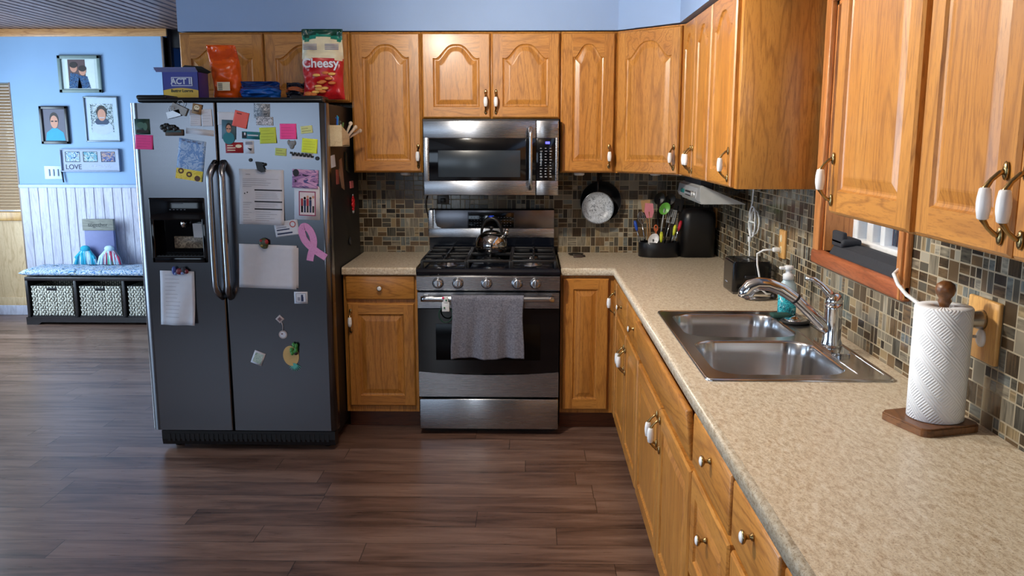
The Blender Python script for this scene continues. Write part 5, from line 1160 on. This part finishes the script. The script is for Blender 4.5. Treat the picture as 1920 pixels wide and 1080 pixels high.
# popcorn carton with open flaps
pc = thing('popcorn_box', (-1.20, -.66, zf), 'open blue and yellow microwave popcorn carton at the left on the fridge', 'box')
b = MB(); x0, x1, y0, y1, h = -1.262, -1.080, -.74, -.60, .135; mt = .002
b.box(x0, x1, y0, y0 + mt, zf - .022, zf + h, 0); b.box(x0, x1, y1 - mt, y1, zf - .022, zf + h, 0); b.box(x0, x0 + mt, y0, y1, zf - .022, zf + h, 0); b.box(x1 - mt, x1, y0, y1, zf - .022, zf + h, 0); b.box(x0, x1, y0, y1, zf - .022, zf - .02, 0)
b.prism([(x0 + .002, zf - .020), (x1 - .002, zf - .020), (x1 - .002, zf + .045)] + [(x0 + .002 + (x1 - x0 - .004) * (1 - i / 10), zf + .045 + .012 * math.sin(PI * i / 10)) for i in range(1, 11)], 'y', y0 - .0008, y0, 1)
b.prism([(x0 + .002, zf - .020), (x1 - .002, zf - .020), (x1 - .002, zf + .012)] + [(x0 + .002 + (x1 - x0 - .004) * (1 - i / 10), zf + .004 + .008 * math.sin(i * 1.9)) for i in range(1, 11)], 'y', y0 - .0014, y0 - .0008, 3)
b.box(x0 + .045, x1 - .030, y0 - .0016, y0 - .0005, zf + .066, zf + .110, 4); b.box(x0 + .049, x1 - .034, y0 - .002, y0 - .0015, zf + .070, zf + .106, 0)
b.text('ACT II', .040, face_y((x0 + x1) / 2 + .007, y0 - .0024, zf + .088), 4, bold=.0012); b.text('Butter Lovers', .020, face_y((x0 + x1) / 2 + .006, y0 - .0018, zf + .042), 5, bold=.0006)
b.build('carton', [col('carton_blue', (44, 52, 140), .35), col('popcorn_yellow', (214, 180, 70), .4), white_paper, m_pattern('popcorn_print', [(206, 160, 80), (176, 104, 50), (232, 206, 140), (150, 76, 40)], 60), col('silver_print', (200, 206, 222), .4), col('brown_text', (60, 66, 40), .5)], pc)
b = MB(); b.prism([(y0, zf + h), (y0 - .030, zf + h + .020), (y0 - .030, zf + h + .0215), (y0, zf + h + .002)], 'x', x0 - .03, x1, 0); b.prism([(x0, zf + h), (x0 - .045, zf + h + .012), (x0 - .045, zf + h + .0135), (x0, zf + h + .002)], 'y', y0, y1, 0); b.build('flap', col('flap_inside', (120, 124, 170), .5), pc)
b = MB(); b.prism([(x0 + .01, zf + h), (x0 + .065, zf + h + .045), (x1 - .03, zf + h + .038), (x1 + .02, zf + h + .01), (x1, zf + h)], 'y', y1 - .004, y1, 0); b.build('flap', col('flap_dark', (22, 22, 26), .6), pc)
def bag(name, label, c, w, h, d, cols, mats, top=.25, wr=.006, lean=0, seed=1, extra=None, rotz=0, cat='bag', bulge=.5):
    """pillow bag: sealed flat top, fuller bottom, wrinkled film"""
    rr = random.Random(seed); ph = [rr.uniform(0, 6) for _ in range(8)]; b = MB(); nu, nv = 48, 36
    Mx = T(c) @ Matrix.Rotation(rotz, 4, 'Z')
    def fn(i, j):
        a = 2 * PI * i / nu; v = j / nv
        ww = w / 2 * (1 + .03 * math.sin(v * 9 + ph[0]) - .10 * bulge * math.sin(PI * v)); dd = d / 2 * (max(0, math.sin(PI * min(1, v * .62 + .14))) if v < top + .4 else max(0, 1 - ((v - .0) ** 3))) * min(1, v * 9 + .35)
        dd *= 1 - smooth01((v - .72) / .26) * .97
        ca, sa = math.cos(a), math.sin(a); x = ww * (abs(ca) ** .62) * (1 if ca > 0 else -1); y = dd * sa
        wv = wr * (math.sin(a * 5 + v * 13 + ph[1]) + math.sin(a * 9 - v * 21 + ph[2]) * .6 + math.sin(v * 34 + a * 2 + ph[3]) * .5) * (.4 + .6 * abs(sa))
        y += wv * (1 if sa >= 0 else -1) * .8
        z = h * v + wr * .6 * math.sin(a * 3 + ph[4]) * v
        p = Mx @ Vector((x + lean * v * v, y, z)); return tuple(p)
    def mm(i, j):
        v = (j + .5) / nv
        for lim, m in cols:
            if v <= lim + .02 * math.sin(i * .5 + ph[5]): return m
        return cols[-1][1]
    g = b.surf(fn, nu, nv, mm, closed=True); b.f([v for v in g[0]][::-1], cols[0][1]); b.f(g[-1], cols[-1][1])
    if extra: extra(b, Mx)
    o = b.build(name, mats); return tag(o, label, cat)
def ex_orange(b, Mx):
    b.M = Mx; b.box(-.035, .030, -.071, -.067, .045, .088, 3); 
    for i in range(6): b.box(-.030, -.008, -.0716, -.0708, .048 + .006 * i, .051 + .006 * i, 4)
    b.M = Matrix()
bag('snack_bag', 'bright orange upright snack bag beside the popcorn carton', (-.974, -.60, zf + .002), .156, .275, .125, [(.75, 0), (.93, 1), (1, 0)], [plain('orange_film', (232, 92, 22), .25), plain('orange_deep', (214, 78, 26), .25), white_paper, cream_plastic, ink], seed=3, extra=ex_orange, lean=-.03)
bag('snack_bag', 'crumpled shiny blue bag lying low in the middle of the fridge top', (-.80, -.62, zf + .002), .205, .088, .17, [(.6, 0), (1, 1)], [plain('blue_film', (24, 96, 190), .18), plain('blue_dark', (16, 50, 120), .2)], wr=.010, seed=5, bulge=.2)
bag('snack_bag', 'small dark crumpled bag with orange marks right of the blue bag', (-.632, -.56, zf + .002), .10, .085, .10, [(.5, 0), (.75, 1), (1, 0)], [plain('dark_film', (24, 26, 44), .25), plain('rust_film', (170, 90, 50), .3)], wr=.011, seed=9, bulge=.2)
def ex_chips(b, Mx):
    b.M = Mx; b.text('Cheesy', .062, face_y(.0, -.062, .175), 3, bold=.0014)
    rr = random.Random(2)
    for i in range(16): b.ball((rr.uniform(-.075, .06), -.054, rr.uniform(.02, .13)), .016, 5 if i % 3 else 6, 8, (1.3, .25, .5))
    for k in range(4): b.box(-.09, -.02, -.040, -.038, .245 + k * .008, .248 + k * .008, 4); b.box(.02, .09, -.040, -.038, .245 + k * .008, .248 + k * .008, 4)
    b.M = Matrix()
bag('chip_bag', 'tall snack bag, red below and cream and green above, at the right on the fridge', (-.455, -.68, zf + .001), .215, .345, .105, [(.57, 0), (.86, 1), (.92, 2), (1.01, 7)], [plain('red_film', (178, 26, 34), .28), plain('cream_film', (214, 204, 176), .35), plain('green_film', (24, 120, 104), .3), white_paper, col('slate_print', (110, 112, 150)), col('chip_gold', (196, 110, 50), .5), col('chip_pale', (220, 170, 90), .5), plain('dark_green_film', (14, 60, 50), .3)], wr=.007, seed=12, extra=ex_chips)

# ------------------------------------------------------------------ photographs on the far wall
def far(u, v, y=YF): return at(u, v, 'y', y)
def frame(name, label, box, fw, mats, draw, depth=.022, mat_w=0):
    y = YF - .001; p, q = far(box[0], box[1]), far(box[2], box[3]); x0, x1, z0, z1 = p.x, q.x, q.z, p.z
    t = thing(name, ((x0 + x1) / 2, y, z0), label, 'picture frame')
    b = MB()
    for a0, a1, c0, c1 in ((x0, x1, z1 - fw, z1), (x0, x1, z0, z0 + fw), (x0, x0 + fw, z0, z1), (x1 - fw, x1, z0, z1)):
        b.box(a0, a1, y - depth, y, c0, c1, 0, bev=.004)
    b.build('frame', mats[0], t)
    b = MB(); b.box(x0 + fw * .8, x1 - fw * .8, y - depth * .45, y - depth * .3, z0 + fw * .8, z1 - fw * .8, 0)
    X0, X1, Z0, Z1 = x0 + fw, x1 - fw, z0 + fw, z1 - fw; yy = y - depth * .45
    draw(b, lambda u, v, l: (X0 + (X1 - X0) * u, yy - .0006 * l, Z0 + (Z1 - Z0) * v), X1 - X0, Z1 - Z0)
    b.build('photo', mats[1:], t); return t
def rect(b, P, u0, v0, u1, v1, m, l): a, c = P(u0, v0, l), P(u1, v1, l); b.box(a[0], c[0], a[1], a[1] + .0005, a[2], c[2], m)
def oval(b, P, u, v, ru, rv, W_, H_, m, l): c = P(u, v, l); b.disc(c, ru * W_, rv * H_, m, 24, .0005)
plaid = m_pattern('navy_plaid', [(24, 52, 96), (60, 104, 150), (20, 34, 66), (120, 150, 180)], 60)
def draw1(b, P, w, h):
    rect(b, P, .10, .02, .92, .98, 1, 1); rect(b, P, .18, .05, .66, .98, 2, 2)
    for u, s in ((.34, 1.0), (.58, .85)):
        oval(b, P, u, .70 * s + .02, .10, .16, w, h, 4, 4); oval(b, P, u, .78 * s + .02, .11, .10, w, h, 5, 5); b.prism([(P(u - .17, 0, 3)[0], P(0, .03, 3)[2]), (P(u + .20, 0, 3)[0], P(0, .03, 3)[2]), (P(u + .12, 0, 3)[0], P(0, .50 * s, 3)[2]), (P(u - .10, 0, 3)[0], P(0, .54 * s, 3)[2])], 'y', P(0, 0, 3)[1], P(0, 0, 3)[1] + .0005, 3)
frame('picture_frame', 'grey wooden frame with two people in plaid, highest on the blue wall', (108, 104, 194, 174), .030, [plain('sage_frame', (112, 132, 130), .5), col('mount_pale', (190, 206, 206)), col('mount_white', (206, 220, 224)), col('brick_print', (84, 64, 66)), plaid, skin, hair], draw1)
def draw2(b, P, w, h):
    yy_ = P(0, 0, 1)[1]; b.prism([(P(.06, 0, 1)[0], P(0, .01, 1)[2]), (P(.94, 0, 1)[0], P(0, .01, 1)[2]), (P(.88, 0, 1)[0], P(0, .26, 1)[2]), (P(.62, 0, 1)[0], P(0, .40, 1)[2]), (P(.38, 0, 1)[0], P(0, .40, 1)[2]), (P(.12, 0, 1)[0], P(0, .26, 1)[2])], 'y', yy_, yy_ + .0005, 1); oval(b, P, .5, .68, .20, .22, w, h, 3, 2); oval(b, P, .5, .60, .17, .20, w, h, 2, 3); rect(b, P, .36, .60, .47, .64, 4, 4); rect(b, P, .53, .60, .64, .64, 4, 4)
frame('picture_frame', 'black frame with a person in a turquoise shirt, lower left on the blue wall', (74, 199, 133, 270), .026, [plain('frame_black', (20, 18, 20), .3), col('portrait_grey', (92, 92, 108)), col('turquoise', (22, 148, 186)), skin, hair, ink], draw2)
def draw3(b, P, w, h):
    rect(b, P, .02, .02, .98, .98, 0, 1); rect(b, P, .15, .20, .86, .86, 1, 2); oval(b, P, .50, .30, .33, .16, w, h, 4, 3); rect(b, P, .19, .20, .83, .32, 4, 3); oval(b, P, .50, .44, .22, .09, w, h, 5, 4); oval(b, P, .50, .66, .17, .16, w, h, 3, 4); oval(b, P, .50, .60, .13, .14, w, h, 2, 5); rect(b, P, .42, .53, .58, .545, 0, 6); rect(b, P, .20, .36, .80, .375, 0, 6)
frame('picture_frame', 'thin pewter frame with a wide white mount and a smiling person in a striped sweater', (157, 181, 228, 266), .012, [plain('pewter', (120, 132, 140), .35, .4), col('mount_blue', (176, 196, 226)), m_pattern('snow_trees', [(170, 190, 196), (60, 80, 86), (200, 212, 220), (90, 120, 124)], 40), skin, hair, col('sweater_pale', (176, 190, 206)), col('sweater_navy', (34, 56, 86))], draw3)
def draw4(b, P, w, h):
    for i, c in enumerate((1, 2, 3)): rect(b, P, .06 + .315 * i, .42, .32 + .31 * i, .92, 4, 1); rect(b, P, .075 + .315 * i, .45, .31 + .31 * i, .90, c, 2)
    q = P(.195, .17, 2); b.text('LOVE', .060, face_y(q[0], q[1], q[2]), 5, bold=.0005)
    q = P(.67, .22, 2); b.text('all about family', .030, face_y(q[0], q[1], q[2]), 6); 
frame('love_collage_frame', 'long whitewashed frame of three photos lettered LOVE above the wainscot', (114, 279, 228, 322), .010, [plain('wash_frame', (150, 162, 184), .6), col('wash_board', (160, 172, 198)), m_pattern('photo_a', [(30, 60, 110), (120, 160, 200), (190, 206, 216), (44, 44, 90)], 30), m_pattern('photo_b', [(30, 74, 96), (90, 150, 170), (180, 200, 210), (60, 60, 60)], 34), m_pattern('photo_c', [(80, 90, 130), (176, 150, 140), (50, 80, 140), (206, 206, 210)], 32), ink, col('navy_letters', (34, 44, 72)), col('pale_letters', (206, 214, 226))], draw4, depth=.03)
b = MB(); p, q = far(83, 311), far(119, 336); y = YF - .001; b.box(p.x, q.x, y - .007, y, q.z, p.z, 0, bev=.003)
for i in range(3): cx_ = p.x + (q.x - p.x) * (.28 + .24 * i); b.box(cx_ - .006, cx_ + .006, y - .013, y - .006, (p.z + q.z) / 2 - .030, (p.z + q.z) / 2 + .030, 1 if i < 3 else 0, bev=.002)
tag(b.build('light_switch', [plain('switch_plate', (186, 206, 226), .4), plain('switch_toggle', (120, 136, 156), .4)]), 'white triple light switch plate left of the LOVE frame', 'light switch')  # toggles are a darker blue-grey than the plate
b = MB(); q = far(118, 327); b.tube([(q.x, YF - .02, q.z + .04), (q.x + .006, YF - .02, q.z - .02), (q.x + .012, YF - .02, q.z - .07)], .006, 8); tag(b.build('hanging_keys', black_satin), 'thin black strap hanging below the left corner of the LOVE frame', 'strap')

# ------------------------------------------------------------------ storage bench
bx0, bx1, by0, by1 = -3.742, -2.462, 2.04, 2.425
bn = thing('storage_bench', ((bx0 + bx1) / 2, 2.24, 0), 'espresso wooden storage bench with three cubbies under the wainscot', 'bench')
b = MB(); b.box(bx0, bx1, by0, by1, .385, .418, 0, bev=.003); b.build('top', espresso, bn)
b = MB(); b.box(bx0 + .01, bx1 - .01, by0 + .02, by1, .055, .075); b.build('shelf', espresso, bn)
b = MB(); b.prism([(bx0 - .01, .0), (bx0 + .09, 0), (bx0 + .12, .022), (bx1 - .12, .022), (bx1 - .09, 0), (bx1 + .01, 0), (bx1 + .01, .066), (bx0 - .01, .066)], 'y', by0 - .008, by0 + .014); b.box(bx0 - .01, bx0 + .01, by0, by1, 0, .066); b.box(bx1 - .01, bx1 + .01, by0, by1, 0, .066); b.build('base', espresso, bn)
third = (bx1 - bx0 - .02) / 3
for i in range(4): b = MB(); xx = bx0 + .01 + third * i; b.box(xx - .012, xx + .012, by0 + .006, by1, .066, .388, 0, bev=.002); b.build('divider', espresso, bn)
b = MB(); b.box(bx0 + .01, bx1 - .01, by1 - .01, by1, .06, .40); b.build('back_panel', espresso, bn)
labs = ['left seagrass basket in the bench, at the end nearest the panelled door', 'middle seagrass basket in the bench', 'right seagrass basket in the bench, partly hidden by the fridge']
def basket(i):
    xc = bx0 + .01 + third * (i + .5); w = third - .058
    t = thing('basket', (xc, by0 + .18, .0755), labs[i], 'basket', 'seagrass baskets in the bench')
    b = MB(); x0, x1 = xc - w / 2, xc + w / 2; y0, y1 = by0 + .022, by1 - .03; z0, z1 = .0757, .335; th = .012
    hw, hz = .042, z1 - .034
    b.box(x0, xc - hw, y0, y0 + th, z0, z1, 0, bev=.005); b.box(xc + hw, x1, y0, y0 + th, z0, z1, 0, bev=.005); b.box(xc - hw - .004, xc + hw + .004, y0, y0 + th, z0, hz - .006, 0, bev=.003); b.box(xc - hw - .004, xc + hw + .004, y0, y0 + th, z1 - .010, z1, 0, bev=.003)
    b.box(x0, x1, y1 - th, y1, z0, z1, 0, bev=.005); b.box(x0, x0 + th, y0, y1, z0, z1, 0, bev=.005); b.box(x1 - th, x1, y0, y1, z0, z1, 0, bev=.005); b.box(x0, x1, y0, y1, z0, z0 + .008)
    # raised woven knots on the visible face
    nx = int(w / .026); nz = 13
    for r in range(nz):
        for c in range(nx):
            px_ = x0 + .013 + (w - .026) * c / (nx - 1); pz = z0 + .010 + (z1 - z0 - .02) * r / (nz - 1)
            if abs(px_ - xc) < hw + .006 and pz > hz - .012 and pz < z1 - .012: continue
            bb = bmesh.new(); bmesh.ops.create_icosphere(bb, subdivisions=1, radius=1); sg = 1 if r % 2 else -1
            Mx = T((px_ + (.006 if r % 2 else -.004), y0 - .002, pz)) @ Matrix.Rotation(.42 * (1 if c % 2 else -1), 4, 'Y') @ Matrix.Diagonal((.0068, .006, .0125, 1))
            bb.transform(Mx)
            for f in bb.faces: f.smooth = True
            b.merge(bb, 1)
    b.build('body', [weave, m_pattern('seagrass', [(206, 202, 186), (232, 230, 218), (176, 170, 154)], 50)], t)
    b = MB(); b.box(xc - hw, xc + hw, y0 - .002, y0 + .006, hz - .006, z1 - .012, 0, bev=.002); b.build('handle_slot', black_satin, t)
for i in range(3): basket(i)
b = MB(); nu, nv = 60, 14; cz = .4185                         # cushion
fabric = m_pattern('floral_blue', [(40, 76, 130), (206, 220, 232), (70, 120, 180), (226, 230, 226), (90, 150, 200), (36, 60, 90), (216, 206, 160)], 15, (1, 1, 1), .9, .3, 2.5)
def cush(i, j):
    a = 2 * PI * j / nv; u = i / nu; e = min(u, 1 - u); s = min(1, e * 22) ** .5
    yy = (by0 + by1) / 2 - .012 + math.copysign(abs(math.cos(a)) ** .55, math.cos(a)) * ((by1 - by0) / 2 + .010); zz = cz + .034 + math.copysign(abs(math.sin(a)) ** .7, math.sin(a)) * (.030 * s + .003) + (.003 * math.sin(u * 60) if math.sin(a) > 0 else 0)
    return (bx0 - .035 + (bx1 - bx0 + .07) * u, yy, zz)
g = [[b.v(*cush(i, j)) for j in range(nv)] for i in range(nu + 1)]
for i in range(nu):
    for j in range(nv): b.f([g[i][j], g[i][(j + 1) % nv], g[i + 1][(j + 1) % nv], g[i + 1][j]], 0, True)
b.f(g[0]); b.f(g[-1][::-1]); cu = b.build('bench_cushion', fabric); tag(cu, 'blue floral cushion covering the top of the storage bench', 'cushion')
# block sign and pair of gnome-like yarn figures on the bench
p, q = at(153, 411, 'y', 2.34), at(218, 492, 'y', 2.34); zb_ = .484
b = MB(); b.box(p.x, q.x, 2.34, 2.375, p.z - .10, p.z, 0, bev=.002); b.box(p.x + .012, q.x - .006, 2.345, 2.375, zb_, p.z - .10, 1, bev=.002)
b.text('together', .05, face_y((p.x + q.x) / 2, 2.3385, p.z - .05), 2)
tag(b.build('block_sign', [grey_wood, col('lilac_block', (110, 116, 160), .6), col('sign_letters', (70, 72, 70))]), 'grey wood block sign with a lilac lower board standing on the bench', 'sign')
def yarn(cx_, label, mats, seed):
    rr = random.Random(seed); b = MB(); z0 = zb_ - .004
    for k in range(44):
        a = rr.uniform(-1.45, 1.45); ln = rr.uniform(.13, .17); x2 = cx_ + math.sin(a) * .105; zt_ = z0 + .155 - .035 * abs(a)
        b.tube([(cx_ + .01 * math.sin(a), 2.315, z0 + .165), (cx_ + math.sin(a) * .085, 2.285 + .01 * rr.random(), zt_ - .035), (x2, 2.275 + .02 * rr.random(), z0 + .012)], [.008, .012, .009], 6, rr.randrange(len(mats)))
    b.ball((cx_, 2.30, z0 + .150), .032, 0, 12, (1.4, .8, .9))
    return tag(b.build('yarn_figure', mats), label, 'decoration')
m1, m2, m3, m4 = col('yarn_teal', (40, 160, 190), .9), col('yarn_pale', (186, 214, 230), .9), col('yarn_red', (170, 60, 90), .9), col('yarn_green', (90, 180, 140), .9)
xm = (p.x + q.x) / 2
yarn(xm - .108, 'fluffy turquoise yarn figure at the left in front of the block sign', [m1, m1, m2], 1); yarn(xm + .106, 'fluffy pale yarn figure with red and green strands in front of the block sign', [m2, m3, m4, m2], 2)

# ------------------------------------------------------------------ ceiling lamp with pull chain
cl = thing('ceiling_lamp', (-.05, -2.0, ZC), 'ceiling lamp whose cream pull-chain ball just shows at the top edge', 'lamp')
b = MB(); b.lathe([(.09, 0), (.09, -.02), (.05, -.035), (.035, -.10)], (-.05, -2.0, ZC), 32); b.build('canopy', brass, cl)
pb_ = at(664, -3, 'y', -2.0)
b = MB(); b.tube([(-.05, -2.0, ZC - .10), (-.05, -1.94, ZC - .12), (pb_.x, -1.90, ZC - .14), (pb_.x, -1.95, 2.2), (pb_.x, -2.0, pb_.z)], .0015, 6); b.build('chain', brass, cl)
b = MB(); b.ball((pb_.x, -2.0, pb_.z + .008), .012, 0, 16); b.build('chain_ball', plain('cream_ball', (244, 240, 200), .4), cl)

# look-alikes share a group
GROUPS = {'sticky_note': 'sticky notes on the fridge doors', 'memo_sheet': 'white memos at the top of the left fridge door', 'paper_sheet': 'blank white sheets on the right fridge door', 'picture_frame': 'picture frames on the blue wall',
          'puck_light': 'puck lights under the wall cabinets', 'pen': 'pens in the wooden box', 'craft_stick': 'pale utensils in the wooden box', 'paring_knife': 'small knives in the caddy', 'magnetic_clip': 'clips on the left fridge door',
          'round_magnet': 'black round magnets', 'outlet_plate': 'wooden outlet plates on the mosaic wall', 'yarn_figure': 'yarn figures on the bench'}
for o in list(S.objects):
    k = o.name.split('.')[0]
    if o.parent is None and k in GROUPS and 'group' not in o: o['group'] = GROUPS[k]
